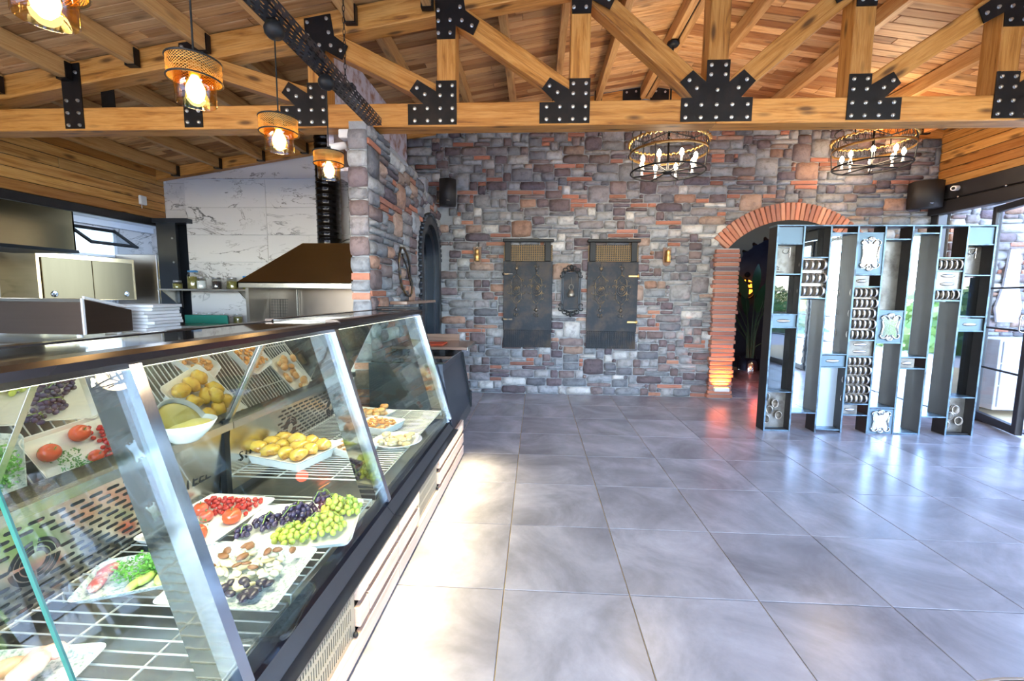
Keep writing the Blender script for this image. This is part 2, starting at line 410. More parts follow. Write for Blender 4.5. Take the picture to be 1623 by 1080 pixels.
def lay_wall(parent, U0, U1, Z0, Z1, place, inside, big, seed, cell=.058, limit=300, brickp=.16):
    """irregular ashlar: place(u, z) -> (world loc, rot z); inside(u, z, w, h) -> bool"""
    rr = random.Random(seed); nu = int((U1-U0)/cell); nz = int((Z1-Z0)/cell); occ = [[0]*nz for _ in range(nu)]; out = []
    for j in range(nz):
        for i in range(nu):
            if occ[i][j]: continue
            k = rr.random()
            opts = [(rr.choice((3,4,5,6)), 2), (rr.choice((2,3)), 2), (rr.choice((3,4,5)), 1), (2, 1), (1, 1)]
            if k < .06: opts = [(rr.choice((4,5)), rr.choice((3,4)))] + opts
            elif k < .52: opts = [(rr.choice((3,4,5,6)), 1)] + opts
            elif k < .58: opts = [(2,2)] + opts
            for (w, h) in opts + [(1,1)]:
                if i+w > nu: w = nu-i
                if j+h > nz: h = nz-j
                if all(not occ[a][b] for a in range(i, i+w) for b in range(j, j+h)): break
            else: w = h = 1
            for a in range(i, i+w):
                for b in range(j, j+h): occ[a][b] = 1
            isb = h == 1 and rr.random() < (.42 if mnoise.noise(Vector((i*.09+seed, j*.16, 0))) > 0 else brickp)
            out.append([i, j, w, h, isb])
    res = []
    for i, j, w, h, isb in out:
        u = U0+(i+w/2)*cell; z = Z0+(j+h/2)*cell
        if not inside(u, z, w*cell, h*cell): continue
        col = (R.choice(ORB) if isb else stonecol(rr, h))
        if w*h <= 2 and not isb and max(col) > .5: col = rr.choice(GREY)
        if w >= 4 and h >= 3 and rr.random() < .3: col = rr.choice(TAN)
        f = rr.uniform(.72, 1.08); col = tuple(min(1, c*f) for c in col)
        res.append((w*h*big(u, z), u, z, w, h, isb, col, rr.randrange(2)))
    res.sort(key=lambda q: -q[0]); cnt = {False: 0, True: 0}; stuff = MB()
    for q in res:
        _, u, z, w, h, isb, col, var = q
        gap = .011; g = (w*cell-gap, h*cell-gap); me, mb = stone_mesh(round(g[0],4), round(g[1],4), var, isb)
        loc, rz = place(u, z)
        loc = Vector(loc)
        if cnt[isb] < limit:
            cnt[isb] += 1
            inst('brick' if isb else 'stone', me, brickM if isb else stoneM, parent, loc, (0, rr.uniform(-.015,.015), rz), col)
        else:
            stuff.col = col; stuff.add(mb.v, mb.f, not isb, Matrix.Translation(loc) @ Matrix.Rotation(rz, 4, 'Z'))
    if stuff.v:
        o = part('small_stone', stuff, stoneM, parent); o['kind'] = 'stuff'
# --- floor
fl = struct('floor', MB().box(-7.6, 5.6, YF, .62, -.06, -.006).box(2.9, 9, .62, 5.0, -.06, -.006).box(5.6, 9, YF, .62, -.08, -.03), groutM)
tm = MB(); tm.cbox(-.2975, .2975, -.2975, .2975, -.012, 0, .0015); tme = tm.mesh('tile')
cnt = 0
for j in range(-1, 10):
    for i in range(-2, 9):
        inst('tile', tme, tileM, fl, (.3+.6*i, -.3-.6*j, 0), (0,0,R.choice((0,PI/2,PI,-PI/2))))
for j in range(1, 5):
    for i in range(4, 9): inst('tile', tme, tileM, fl, (.3+.6*i, .33+.6*j, 0), (0,0,R.choice((0,PI))))
tt = MB()
for j in range(10, 16):
    for i in range(-2, 9): tt.cbox(.0025+.6*i, .5975+.6*i, -.5975-.6*j, -.0025-.6*j, -.012, 0, .0015)
for j in range(0, 16):
    for i in range(-13, -2): tt.cbox(.0025+.6*i, .5975+.6*i, -.5975-.6*j, -.0025-.6*j, -.012, 0, .0015)
o = part('far_tile', tt, tileM, fl); o['kind'] = 'stuff'
struct('trim_1', MB().box(5.30, 5.44, YF, .62, -.005, .012), frameM)

# --- ceiling slabs and planks
def ry(sx): return (0, (-SL if sx < 0 else SL), 0)
cb = MB()
for x0, x1 in ((-7.4, RX), (RX, 5.9)):
    p = [(x0, zr(x0)+.024), (x1, zr(x1)+.024), (x1, zr(x1)+.12), (x0, zr(x0)+.12)]
    cb.prism(p, YF, .95, 'y')
ceil = struct('ceiling', cb, holeM)
lens = (.7, 1.0, 1.3, 1.6, 2.0); pm = {}
for L in lens: pm[L] = MB().cbox(-L/2+.0015, L/2-.0015, -.0465, .0465, 0, .022, .004).mesh('plank')
cands = []; stuff = MB()
PC = [(1,1,1),(1.05,1,.95),(.92,.88,.82),(.74,.60,.48),(1.1,1.08,1.02),(.55,.40,.28),(1.0,.92,.85),(1.1,1.05,.95)]
for side in (-1, 1):
    for j in range(0, 68):
        y = .63 - .05 - j*.0985; u = -R.uniform(0, 1.2)
        total = (RX-XL)/math.cos(SL) if side < 0 else (XR-RX)/math.cos(SL)
        while u < total:
            L = R.choice(lens); a, b2 = max(u, 0), min(u+L, total)
            if b2-a > .05:
                um = (a+b2)/2; x = RX+side*um*math.cos(SL)
                cands.append((y, x, b2-a, L if abs(b2-a-L) < 1e-6 else None, side, R.choice(PC)))
            u += L
def vis(y, x): # nearer, in the camera's view
    d = y+5.57; return 1 if (d > 1.9 and abs(x) < 1.45*d+.6 and (y > -3.6 or x < -.9)) else 0
cands.sort(key=lambda q: (-(vis(q[0], q[1])), q[0], -q[2]))
k = 0
for y, x, L, full, side, col in cands:
    rot = ry(side)
    if vis(y, x) and full and k < 300:
        inst('plank', pm[full], plankM, ceil, (x, y, zr(x)), rot, col); k += 1
    else:
        stuff.col = col; stuff.cbox(-L/2+.0015, L/2-.0015, -.0465, .0465, 0, .022, .004, Matrix.Translation((x, y, zr(x))) @ Matrix.Rotation(rot[1], 4, 'Y'))
o = part('far_plank', stuff, plankM, ceil); o['kind'] = 'stuff'
# --- back wall of stone
AX, AZ, AR1, AR2 = 3.50, 1.50, .88, 1.18   # arch
def open_back(u, z): # opening under the arch
    if u < 2.86 or u > 4.20: return False
    return z < 1.95 + .42*math.sqrt(max(0, 1-((u-3.53)/.78)**2))
ringpts_in = lambda a: (3.52+1.02*math.cos(a), 1.36+1.02*math.sin(a))
bw = MB()
T = .30
def wallpoly():
    arch = [(4.2, -.02), (4.2, 2.05)]
    for k in range(11):
        a = math.radians(40+100*k/10); arch.append((3.52+.99*math.cos(a), 1.37+.99*math.sin(a)))
    arch = [(4.22, -.02)] + [(3.52+.99*math.cos(math.radians(45+90*k/12)), 1.37+.99*math.sin(math.radians(45+90*k/12))) for k in range(13)] + [(2.86, -.02)]
    return [(-1.24, -.02), (-1.24, 2.4), (-1.68, 2.4), (-1.68, zr(-1.68)-.14), (RX, zr(RX)-.16), (9.0, zr(RX)-.16-.155*3.7), (9.0, -.02)] + arch
bw.prism(wallpoly(), YB, YB+T, 'y')
wall = struct('wall_back', bw, mortarM)
def ins_back(u, z, w, h):
    if z+h/2 > zr(u)-.10: return False
    if 2.60 < u < 4.48 and z < 2.06:
        return False
    d = math.hypot(u-3.52, z-1.37)
    if math.atan2(z-1.37, u-3.52) > math.radians(38) and math.atan2(z-1.37, u-3.52) < math.radians(142) and d < 1.16: return False
    if 2.5 < u < 4.5 and d < 1.0 and z > 1.9: return False
    if z < 2.62 and u < -1.2: return False
    return True
lay_wall(wall, -1.68, 5.34, 0.0, 4.2, lambda u, z: ((u, YB, z), 0), ins_back, lambda u, z: (1 if u < 2.5 or z > 2.1 else .3), 11)
# voussoirs of the arch and the pier bricks
vb = MB().cbox(-.026, .026, -.05, .04, 0, .235, .006).mesh('brick')
for k in range(33):
    a = math.radians(139-98*k/32); c = R.uniform(.85, 1.15); cc = R.choice(ORB)
    o = inst('voussoir', vb, brickM, wall, (3.52+1.06*math.cos(a), YB-.01, 1.37+1.06*math.sin(a)), (0, PI/2-a, 0), tuple(x*c for x in cc))
pb = [MB().cbox(-w/2, w/2, -.10, .30, 0, .046, .006).mesh('brick') for w in (.31, .33, .35)]
for k in range(35):
    c = R.uniform(.8, 1.1); cc = R.choice(ORB+PURP[:1]+ORB)
    inst('pier_brick', R.choice(pb), brickM, wall, (2.70+R.uniform(-.008,.008), YB+.01, .01+k*.0585), (0,0,R.uniform(-.02,.02)), tuple(x*c for x in cc))
for k in range(34):
    inst('pier_brick', R.choice(pb), brickM, wall, (4.38+R.uniform(-.008,.008), YB+.01, .01+k*.0585), (0,0,R.uniform(-.02,.02)), R.choice(ORB))
part('pier_mortar', MB().box(2.56, 2.85, YB-.075, YB+.28, 0, 2.06).box(4.24, 4.52, YB-.075, YB+.28, 0, 2.04), mortarM, wall)
# --- left stone wall (x = -1.24), sloping top
def ltop(y): return 2.80 if y < -.9 else 2.80-.2*(y+.9)/1.53
AYc, AYr, AZs = .05, .50, 1.88
def larch(n=16, r=AYr): return [(AYc+r*math.cos(PI*k/n), AZs+r*math.sin(PI*k/n)) for k in range(n+1)]
lw = MB(); lp = [(-2.0, -.02), (-2.0, 2.78), (-.9, 2.78), (YB, 2.56), (YB, -.02), (AYc+AYr-.02, -.02)] + larch(16, AYr-.02) + [(AYc-AYr+.02, -.02)]
lw.prism(lp, -1.38, -1.24, 'x'); lwo = struct('wall_left_stone', lw, mortarM)
def ins_l(u, z, w, h):
    if z+h/2 > ltop(u)+.02 or z < .35: return False
    if abs(u-AYc) < AYr+.05+w/2 and z < AZs: return False
    if math.hypot(u-AYc, z-AZs) < AYr+.07+h/2 and z > AZs-.1: return False
    return True
lay_wall(lwo, -2.0, YB, .4, 2.9, lambda u, z: ((-1.24, u, z), PI/2), ins_l, lambda u, z: 1/(u+6), 23)
# stones of the wall's end face
z = .42
while z < 2.72:
    isb = R.random() < .35; h = .055 if isb else R.choice((.085, .12, .15)); cw = .125
    me, mb = stone_mesh(.150, h, R.randrange(2), isb)
    inst('brick' if isb else 'stone', me, brickM if isb else stoneM, lwo, (-1.31+R.uniform(-.005,.005), -2.0, z+h/2), (0,0,0), R.choice(ORB) if isb else tuple(x*1.05 for x in stonecol(R, 1)))
    z += h+.011
struct('veined_panel', MB().box(-1.74, -1.68, -1.62, YB+.01, 2.5, zr(-1.74)-.005).box(-1.68, -1.38, -1.62, YB, 2.5, 2.53), pinkM, lwo)
# arched frame in the left wall
wf = MB()
for (r0_, r1_, xa, xb) in ((AYr-.09, AYr+.03, -1.30, -1.205), (AYr-.20, AYr-.08, -1.42, -1.26)):
    outer = [(AYc+r1_, .5)] + larch(20, r1_) + [(AYc-r1_, .5)]
    inner = [(AYc-r0_, .5)] + larch(20, r0_)[::-1] + [(AYc+r0_, .5)]
    wf.prism(outer+inner, xa, xb, 'x')
win = tag(part('window_1', wf, bluesteelM), kind='structure')
sp = MB()
for k in range(26):
    a = PI*k/25 if k < 26 else 0
    yy, zz = AYc+(AYr+.03)*math.cos(a), AZs+(AYr+.03)*math.sin(a)
    sp.lathe([(0,-.03),(.022,-.03),(.022,.03),(0,.03)], 8, (0,0,0), Matrix.Translation((-1.225, yy, zz)) @ Matrix.Rotation(PI/2, 4, 'Y'))
for k in range(20): sp.lathe([(0,-.03),(.022,-.03),(.022,.03),(0,.03)], 8, (0,0,0), Matrix.Translation((-1.225, AYc-AYr-.03, .62+k*.066)) @ Matrix.Rotation(PI/2, 4, 'Y'))
part('scalloped_edge', sp, bluesteelM, win)
part('pane', MB().prism([(AYc+.3, .5)]+larch(16, .3)+[(AYc-.3, .5)], -1.36, -1.352, 'x'), smokeM, win)
# --- kitchen back wall in marble tiles, side walls
km = struct('wall_kitchen', MB().box(-5.3, -1.38, YB+.02, YB+.2, 0, 3.0).box(-1.38, -1.235, YB+.02, YB+.25, 0, 2.42).prism([(-5.3, 3.0), (-5.3, zr(-5.3)), (-1.66, zr(-1.66)), (-1.66, 3.0)], YB+.02, YB+.2, 'y').box(-4.79, -1.38, .47, YB+.02, 0, 2.97), kwhiteM)
for j in range(8):
    x = -4.79
    for L in (1.17, 1.17, 1.07):
        z0 = 2.96-.375*(j+1)
        inst('marble_tile', MB().cbox(0, L-.003, -.018, 0, 0, .372, .0015).mesh('marble_tile'), marbleM, km, (x, .47, z0)); x += L
inst('marble_tile', MB().box(0, 3.41, -.018, .16, 0, .012).mesh('marble_cap'), marbleM, km, (-4.79, .47, 2.972))
for j, (z0, z1) in enumerate(((2.96, 3.1), (3.1, 3.46))):
    x = -5.2
    for L in (1.25, 1.25, 1.25):
        a = MB().prism([(0, 0), (L, 0), (L, min(z1, zr(x+L))-z0), (0, max(.02, min(z1, zr(x))-z0))], -.0, .018, 'y')
        inst('marble_tile', a.mesh('marble_tile'), marbleM, km, (x, YB, z0)); x += L
for j in range(3): inst('marble_tile', MB().cbox(0, .45, 0, .02, 0, .372, .0015).mesh('marble_tile'), marbleM, km, (-5.24, YB, 2.96-.375*(j+1)))
def plank_wall(name, x, zb, nrow, hrow, y0, y1, face):
    w = struct(name, MB().prism([(y0, zb), (y1, zb), (y1, zr(x)), (y0, zr(x))], min(x, x+.05*face), max(x, x+.05*face), 'x'), holeM)
    for r in range(nrow):
        z0 = zb+r*hrow; h = min(hrow, zr(x)-z0)
        if h < .02: break
        y = y1
        while y > y0:
            L = R.choice((1.4, 2.0, 2.6)); ya = max(y0, y-L)
            m_ = MB().cbox(-(y-ya)+.001, -.001, 0, .016, .003, h-.003, .005)   # local X runs along the plank
            o = inst('plank', m_.mesh('plank'), wallplankM, w, (x + (.016 if face < 0 else 0), y, z0), (0, 0, PI/2), R.choice(PC[:5]))
            y = ya
    return w
plank_wall('wall_left', XL, 2.43, 8, .118, -5.6, YB, -1)
plank_wall('wall_right', XR+.016, 2.84, 8, .112, -5.6, YB, 1)
struct('trim_2', MB().cbox(XL-.04, XL+.03, -5.6, .5, 2.33, 2.43), frameM)
pst = struct('trim_3', MB().box(-5.16, -4.88, .36, .38, 0, 2.36).box(-5.16, -4.88, .56, .58, 0, 2.36).box(-5.03, -5.01, .38, .56, 0, 2.36).box(-5.2, -4.7, .34, .60, 2.36, 2.42), bluesteelM)
ps2 = MB()
for k in range(6): ps2.lathe([(0,0),(.014,0),(.014,.012),(0,.012)], 8, (0,0,0), Matrix.Translation((-4.93, .36, .5+k*.33)) @ Matrix.Rotation(PI/2, 4, 'X'))
part('bolt', ps2, boltM, pst)
# kitchen room beyond the opening
struct('wall_far_kitchen', MB().box(-7.5, -7.4, -5.6, 2.9, 0, 2.75), marbleM)
struct('wall_end_kitchen', MB().box(-7.4, -5.2, 2.75, 2.85, 0, 2.75), marbleM)
struct('ceiling_kitchen', MB().box(-7.5, XL-.06, -5.6, 2.85, 2.62, 2.72).box(-7.4, -7.3, -5.6, 2.7, 2.52, 2.62), kwhiteM)
# --- right glazed wall: heads, leaves; doors fold open
hd = struct('trim_4', MB().cbox(5.27, 5.40, YF, YB-.02, 2.66, 2.84).cbox(5.25, 5.38, YF, YB-.02, 2.49, 2.64).box(5.30, 5.36, YF, YB, 2.62, 2.68), frameM)
hb = MB()
for k in range(14): hb.ell((5.245, .2-k*.55, 2.655), .012, 8, 5)
part('bolt', hb, boltM, hd)
struct('door_1', MB().cbox(5.30, 5.42, .50, .62, 0, 2.5), frameM)
def leaf(name, p0, p1, handle=False, zt=2.47):
    d = Vector((p1[0]-p0[0], p1[1]-p0[1], 0)); L = d.length; ang = math.atan2(d.y, d.x)
    T_ = Matrix.Translation((p0[0], p0[1], 0)) @ Matrix.Rotation(ang, 4, 'Z')
    b = MB()
    b.cbox(0, .07, -.03, .03, .015, zt, .004, T_); b.cbox(L-.07, L, -.03, .03, .015, zt, .004, T_)
    b.cbox(.07, L-.07, -.03, .03, .015, .10, .004, T_); b.cbox(.07, L-.07, -.03, .03, zt-.07, zt, .004, T_)
    o = tag(part(name, b, frameM), kind='structure')
    part('pane', MB().box(.07, L-.07, -.004, .004, .10, zt-.07, T_), doorglassM, o)
    part('glazing_bar', MB().box(.07, L-.07, -.012, .012, 1.53, 1.55, T_).box(.07, L-.07, -.012, .012, 1.08, 1.10, T_).box(.07, L-.07, -.012, .012, .62, .64, T_), frameM, o)
    if handle:
        for s_ in (-1, 1): part('handle', MB().tube([(L-.035, s_*.03, 1.08), (L-.035, s_*.075, 1.085), (L-.035, s_*.08, 1.1), (L-.035, s_*.08, 1.24), (L-.035, s_*.075, 1.255), (L-.035, s_*.03, 1.26)], .009, 8, T=T_), chromeM, o)
    return o
leaf('door_2', (5.40, -.12), (5.13, -.90), True)
leaf('door_3', (5.16, -.96), (5.44, -1.62))
for n_, k in enumerate(range(4)):
    leaf('window_%d' % (n_+2), (5.36, -3.2-k*1.5), (5.36, -4.65-k*1.5))
struct('door_4', MB().cbox(5.30, 5.42, -3.2, -3.1, 0, 2.5), frameM)
# glazed front of the room, behind the camera
fr = MB()
for k in range(8): fr.cbox(-7.4+k*1.82, -7.32+k*1.82, YF, YF+.08, 0, 3.2)
fr.cbox(-7.4, 5.4, YF, YF+.08, 0, .1).cbox(-7.4, 5.4, YF, YF+.08, 2.6, 2.7).prism([(-7.4, 3.0), (5.4, 3.0), (5.4, 3.58), (1.54, 4.18), (-7.4, 2.8)], YF, YF+.06, 'y')
wfr = tag(part('window_6', fr, frameM), kind='structure')
part('pane', MB().box(-7.3, 5.3, YF+.03, YF+.036, .1, 2.6), doorglassM, wfr)
struct('wall_left_rear', MB().box(-7.6, -7.5, YF, -5.6, 0, 3.1).box(-7.5, -5.25, -5.7, -5.6, 0, 3.2), kwhiteM)
# --- alcove behind the arch
struct('wall_alcove', MB().box(2.3, 2.4, YB+T, 5.0, 0, 2.9).box(2.3, 6.2, 3.4, 3.5, 0, 2.9).box(6.1, 6.2, YB+T, 3.5, 0, 2.9).box(2.3, 6.2, YB+T, 3.5, 2.9, 3.0), dwallM)
# exterior terrace
def ground():
    m, t, b = nt('terrace_paving'); vec = mapped(t, (1,1,1), obj=False, rnd=False)
    t.links.new(mixc(t, noise(t, vec, .8, 4), (.42,.42,.42), (.52,.51,.49)), b.inputs['Base Color']); b.inputs['Roughness'].default_value = .8; return m
groundM = ground()
struct('terrace', MB().box(5.6, 40, -40, 20, -.2, -.035).box(-40, 5.6, -40, YF-.02, -.2, -.035), groundM)
# exterior wall beyond the glass
ew = struct('wall_exterior', MB().box(5.45, 9.0, .50, .56, 0, 3.6), mortarM)
lay_wall(ew, 5.45, 9.0, 0.0, 3.3, lambda u, z: ((u, .50, z), 0), lambda u, z, w, h: True, lambda u, z: 1/(u-3), 31, limit=120)

# ------------------------------------------------------------------ roof truss
TY = -1.86; CZ0, CZ1 = 2.782, 2.969
def beam(name, p0, p1, w, d, mat_, parent, y=TY, c=.006, roll_=0):
    """box member from p0 to p1 in the truss plane (x, z); local X along the grain"""
    dx, dz = p1[0]-p0[0], p1[1]-p0[1]; L = math.hypot(dx, dz); a = math.atan2(dz, dx)
    b = MB().cbox(0, L, 0, d, -w/2, w/2, c)
    o = bpy.data.objects.new(name, b.mesh(name)); o.data.materials.append(mat_)
    link(o, parent, Vector((p0[0], y, p0[1])) - WL[parent]); o.rotation_euler = (0, -a, 0); WL[o] = Vector((p0[0], y, p0[1])); return o
truss = empty('roof_truss', (RX, TY, CZ0), 'glued pine roof truss with black bolted gusset plates spanning the room', 'truss')
D = .16
for x0, x1 in ((-5.25, -1.9), (-1.9, RX), (RX, XR)): beam('bottom_chord', (x0, (CZ0+CZ1)/2), (x1-.002, (CZ0+CZ1)/2), CZ1-CZ0, D, beamM, truss)
beam('top_chord', (-5.25, zr(-5.25)-.105), (RX-.005, zr(RX)-.105), .19, D, beamM, truss)
beam('top_chord', (RX+.005, zr(RX)-.105), (XR, zr(XR)-.105), .19, D, beamM, truss)
PX = [-2.77, -1.695, -.62, .455, 1.53, 2.605, 3.68, 4.755]
for x in PX[1:]: beam('post', (x, CZ1), (x, zr(x)-.2), .155, D, beamM, truss)
for i in range(1, 4):      # diagonals from post base up to the next outer post
    beam('diagonal', (PX[i]-.05, CZ1+.05), (PX[i-1]+.10, zr(PX[i-1]+.1)-.22), .15, D-.03, beamM, truss, TY+.01)
    j = 8-i
for i in (4,):
    beam('diagonal', (PX[4]-.08, CZ1+.04), (PX[3]+.10, zr(PX[3])-.24), .155, D-.03, beamM, truss, TY+.01)
    beam('diagonal', (PX[4]+.08, CZ1+.04), (PX[5]-.10, zr(PX[5])-.24), .155, D-.03, beamM, truss, TY+.01)
for i in (5, 6): beam('diagonal', (PX[i]+.05, CZ1+.05), (PX[i+1]-.10, zr(PX[i+1]-.1)-.22), .15, D-.03, beamM, truss, TY+.01)
def bolts(parent, pts, y):
    for x, z in pts: inst('bolt', boltme, boltM, parent, (x, y, z))
bm_ = MB(); bm_.lathe([(0,0),(.015,0),(.015,.003),(.011,.003),(.011,.012),(0,.014)], 8, (0,0,0), Matrix.Rotation(PI/2, 4, 'X'), False); boltme = bm_.mesh('bolt')
def plate(pts, bl, both=False):
    for y0, y1 in ((TY-.009, TY-.001),) + (((TY+D+.001, TY+D+.009),) if both else ()):
        o = part('gusset_plate', MB().prism(pts, y0, y1, 'y'), steelM, truss)
        if y0 < TY: bolts(o, bl, y0)
PB = [(-.317,.161),(-.189,.161),(-.301,.264),(-.238,.35),(-.083,.257),(-.083,.339),(.084,.339),(.084,0),(-.317,0)]
BB = [(-.26,.125),(-.155,.125),(-.05,.125),(.05,.125),(-.26,.03),(-.155,.03),(-.05,.03),(.05,.03),(-.05,.225),(.05,.225),(-.05,.30),(.05,.30),(-.24,.285),(-.175,.235)]
PT = [(-.088,.15),(.132,.183),(.158,.015),(.27,-.065),(.22,-.17),(.08,-.094),(.075,-.194),(-.073,-.194)]
BT = [(-.06,.12),(.10,.145),(-.06,.02),(.115,.04),(-.06,-.06),(.035,-.055),(-.06,-.15),(.035,-.15),(.13,-.06),(.21,-.10)]
for i, x in enumerate(PX):
    s_ = -1 if x > RX+.1 else 1; z0 = CZ0+.014; zt = zr(x)-.20
    if i == 4:
        half = [(-.275,0),(-.275,.178),(-.185,.18),(-.29,.30),(-.195,.385),(-.088,.295),(-.088,.459)]
        pts = half + [(-a, b) for a, b in half[::-1]]
        bl = [(q*.108, .03) for q in (-2.2,-1.1,0,1.1,2.2)] + [(q*.108, .125) for q in (-2.2,-1.1,0,1.1,2.2)] + [(-.22,.31),(-.16,.25),(.22,.31),(.16,.25),(0,.235),(-.055,.35),(.055,.35),(-.055,.42),(.055,.42)]
        plate([(x+a, z0+b) for a, b in pts], [(x+a, z0+b) for a, b in bl]); continue
    if i == 0:
        plate([(x-.08, z0), (x+.08, z0), (x+.08, .30+z0), (x-.08, .30+z0)], [(x+a, z0+b) for a in (-.05,.05) for b in (.04,.13)])
    else: plate([(x+s_*a, z0+b) for a, b in PB], [(x+s_*a, z0+b) for a, b in BB])
    if i != 3 or True: plate([(x+s_*a, zt+b) for a, b in PT], [(x+s_*a, zt+b) for a, b in BT])
x = -3.83; zt = zr(x)-.20
plate([(x-.085, CZ0+.014), (x+.085, CZ0+.014), (x+.085, zt+.18), (x-.085, zt+.16)], [(x+a, CZ0+b) for a in (-.05,.05) for b in (.04,.14,.24)] + [(x-.05, zt+.1), (x+.05, zt+.1)])
part('gusset_plate', MB().box(-3.74, -3.62, TY+D+.001, TY+D+.01, CZ0+.1, zt+.1), steelM, truss)

# end frame on top of the stone wall
ef = empty('end_frame', (RX, YB+.02, zr(RX)-.25), 'pine rafter pair on top of the stone end wall with ridge plates', 'rafter')
beam('rafter', (-1.68, zr(-1.68)-.085), (RX, zr(RX)-.085), .15, .12, beamM, ef, YB-.02)
beam('rafter', (RX, zr(RX)-.085), (XR, zr(XR)-.085), .15, .12, beamM, ef, YB-.02)
beam('rafter', (-5.25, zr(-5.25)-.085), (-1.76, zr(-1.76)-.085), .14, .10, beamM, ef, YB-.12)
for s_ in (-1, 1): 
    o = part('ridge_plate', MB().prism([(RX+s_*.06, zr(RX)-.27), (RX+s_*.06, zr(RX)-.03), (RX+s_*.30, zr(RX)-.06), (RX+s_*.30, zr(RX)-.25)], YB-.034, YB-.022, 'y'), steelM, ef)
    bolts(o, [(RX+s_*.13, zr(RX)-.08), (RX+s_*.25, zr(RX)-.09)], YB-.034)
# purlins (run along the room), hung in steel shoes
def purlin(x, y0, y1, label, group, shoe=None, w=.07, h=.15):
    L = y1-y0; o = empty('purlin', (x, y0, zr(x)-h-.004), label, 'purlin', group)
    z = zr(x)-.004-.155*w/2; b = MB().cbox(0, L, -w/2, w/2, z-h, z, .004)
    q = bpy.data.objects.new('timber', MB().cbox(0, L, -w/2, w/2, 0, h-.155*w/2, .004).mesh('timber')); q.data.materials.append(purlinM); link(q, o, (0,0,0)); q.rotation_euler = (0,0,PI/2); WL[q] = WL[o]
    if shoe:
        ys, sg = shoe; zb = zr(x)-h-.012; a, c = sorted((ys, ys+sg*.05)); zt_ = zr(x)-.02
        part('steel_shoe', MB().box(x-w/2-.012, x-w/2-.002, a, c, zb, zt_-.01).box(x+w/2+.002, x+w/2+.012, a, c, zb, zt_-.01).box(x-w/2-.012, x+w/2+.012, a, c, zb-.006, zb+.002), steelM, o)
    return o
ORD = ['leftmost','second','third','fourth','fifth','sixth','seventh','eighth','ninth','tenth','eleventh','twelfth','thirteenth','fourteenth','fifteenth']
for k_, x in enumerate((-4.47, -3.85, -3.24, -2.62, -2.0, -1.38, -.76, -.14, .48, 2.12, 3.1, 4.2)):
    purlin(x, YF+.1, TY-.012, ORD[k_]+(' from the left' if k_ else '')+' pine purlin on the camera side of the truss', 'purlins in front of the truss', (TY-.016, -1))
for k_, x in enumerate((-4.91, -4.29, -3.67, -3.05, -2.43, -1.81, -1.25, -.72, -.19, .35, .9, 2.1, 3.1, 4.22, 5.0)):
    purlin(x, TY+D+.012, YB-.14, ORD[k_]+(' from the left' if k_ else '')+' pine purlin between the truss and the end wall', 'purlins behind the truss', (YB-.14, -1))
rb = empty('ridge_beam', (RX, -1.6, zr(RX)-.17), 'double pine ridge beam with a dark groove down its middle', 'beam')
for s_ in (-1, 1):
    for ya, yb in ((YF+.1, TY-.012), (TY+D+.012, YB-.04)):
        q = bpy.data.objects.new('timber', MB().cbox(0, yb-ya, -.034, .034, 0, .145, .004).mesh('timber')); q.data.materials.append(purlinM); link(q, rb, Vector((RX+s_*.042, ya, zr(RX)-.165))-WL[rb]); q.rotation_euler = (0,0,PI/2)
part('dark_groove', MB().box(RX-.007, RX+.007, -1.65, YB-.05, zr(RX)-.15, zr(RX)-.03), blackM, rb)

# ------------------------------------------------------------------ cable tray with pendants
tx0, tx1, tz0, tz1 = -1.215, -1.105, 2.735, 2.79; ty0, ty1 = -5.3, -2.02
tr = empty('cable_tray', ((tx0+tx1)/2, ty0, tz0), 'black perforated steel cable tray running along the ceiling to the truss', 'cable tray')
def perforated(b, fx, n_rows, y0, y1, pitch, slot, solid, smap):
    """strip with real slots: rows across, slots along y"""
    rows = n_rows; wv = 1.0/rows
    for r_ in range(rows):
        a0, a1 = r_*wv, (r_+1)*wv; e = wv*.28; yy = y0 + (pitch/2 if r_ % 2 else 0)
        b.box(*smap(a0, a0+e, y0, y1)); b.box(*smap(a1-e, a1, y0, y1))
        k = int((y1-yy)/pitch)
        for q in range(k+1):
            s0 = yy+q*pitch; s1 = min(s0+pitch-slot, y1)
            if s1 > s0: b.box(*smap(a0+e, a1-e, s0, s1))
b = MB(); perforated(b, None, 5, ty0, ty1, .06, .032, 0, lambda a, c, y0, y1: (tx0+(tx1-tx0)*a, tx0+(tx1-tx0)*c, y0, y1, tz0, tz0+.003)); part('perforated_base', b, bluesteelM, tr)
for x in (tx0, tx1-.003):
    b = MB(); perforated(b, None, 2, ty0, ty1, .06, .032, 0, lambda a, c, y0, y1: (x, x+.003, y0, y1, tz0+.055*a, tz0+.055*c)); part('perforated_side', b, bluesteelM, tr)
for y in (-2.55, -4.6):
    b = MB()
    for k in range(28):
        zc = tz1+.02+k*.036
        if zc > zr(-1.16)-.02: break
        pts = [((tx0+tx1)/2+(.008*math.cos(w) if k % 2 else 0), y+(0 if k % 2 else .008*math.cos(w)), zc+.022*math.sin(w)) for w in [2*PI*q/8 for q in range(8)]]
        b.tube(pts, .0025, 4, True)
    part('chain', b, blackM, tr)
    part('chain_clip', MB().box(tx0-.006, tx1+.006, y-.03, y+.03, tz1-.01, tz1+.012), bluesteelM, tr)
xp = -1.16
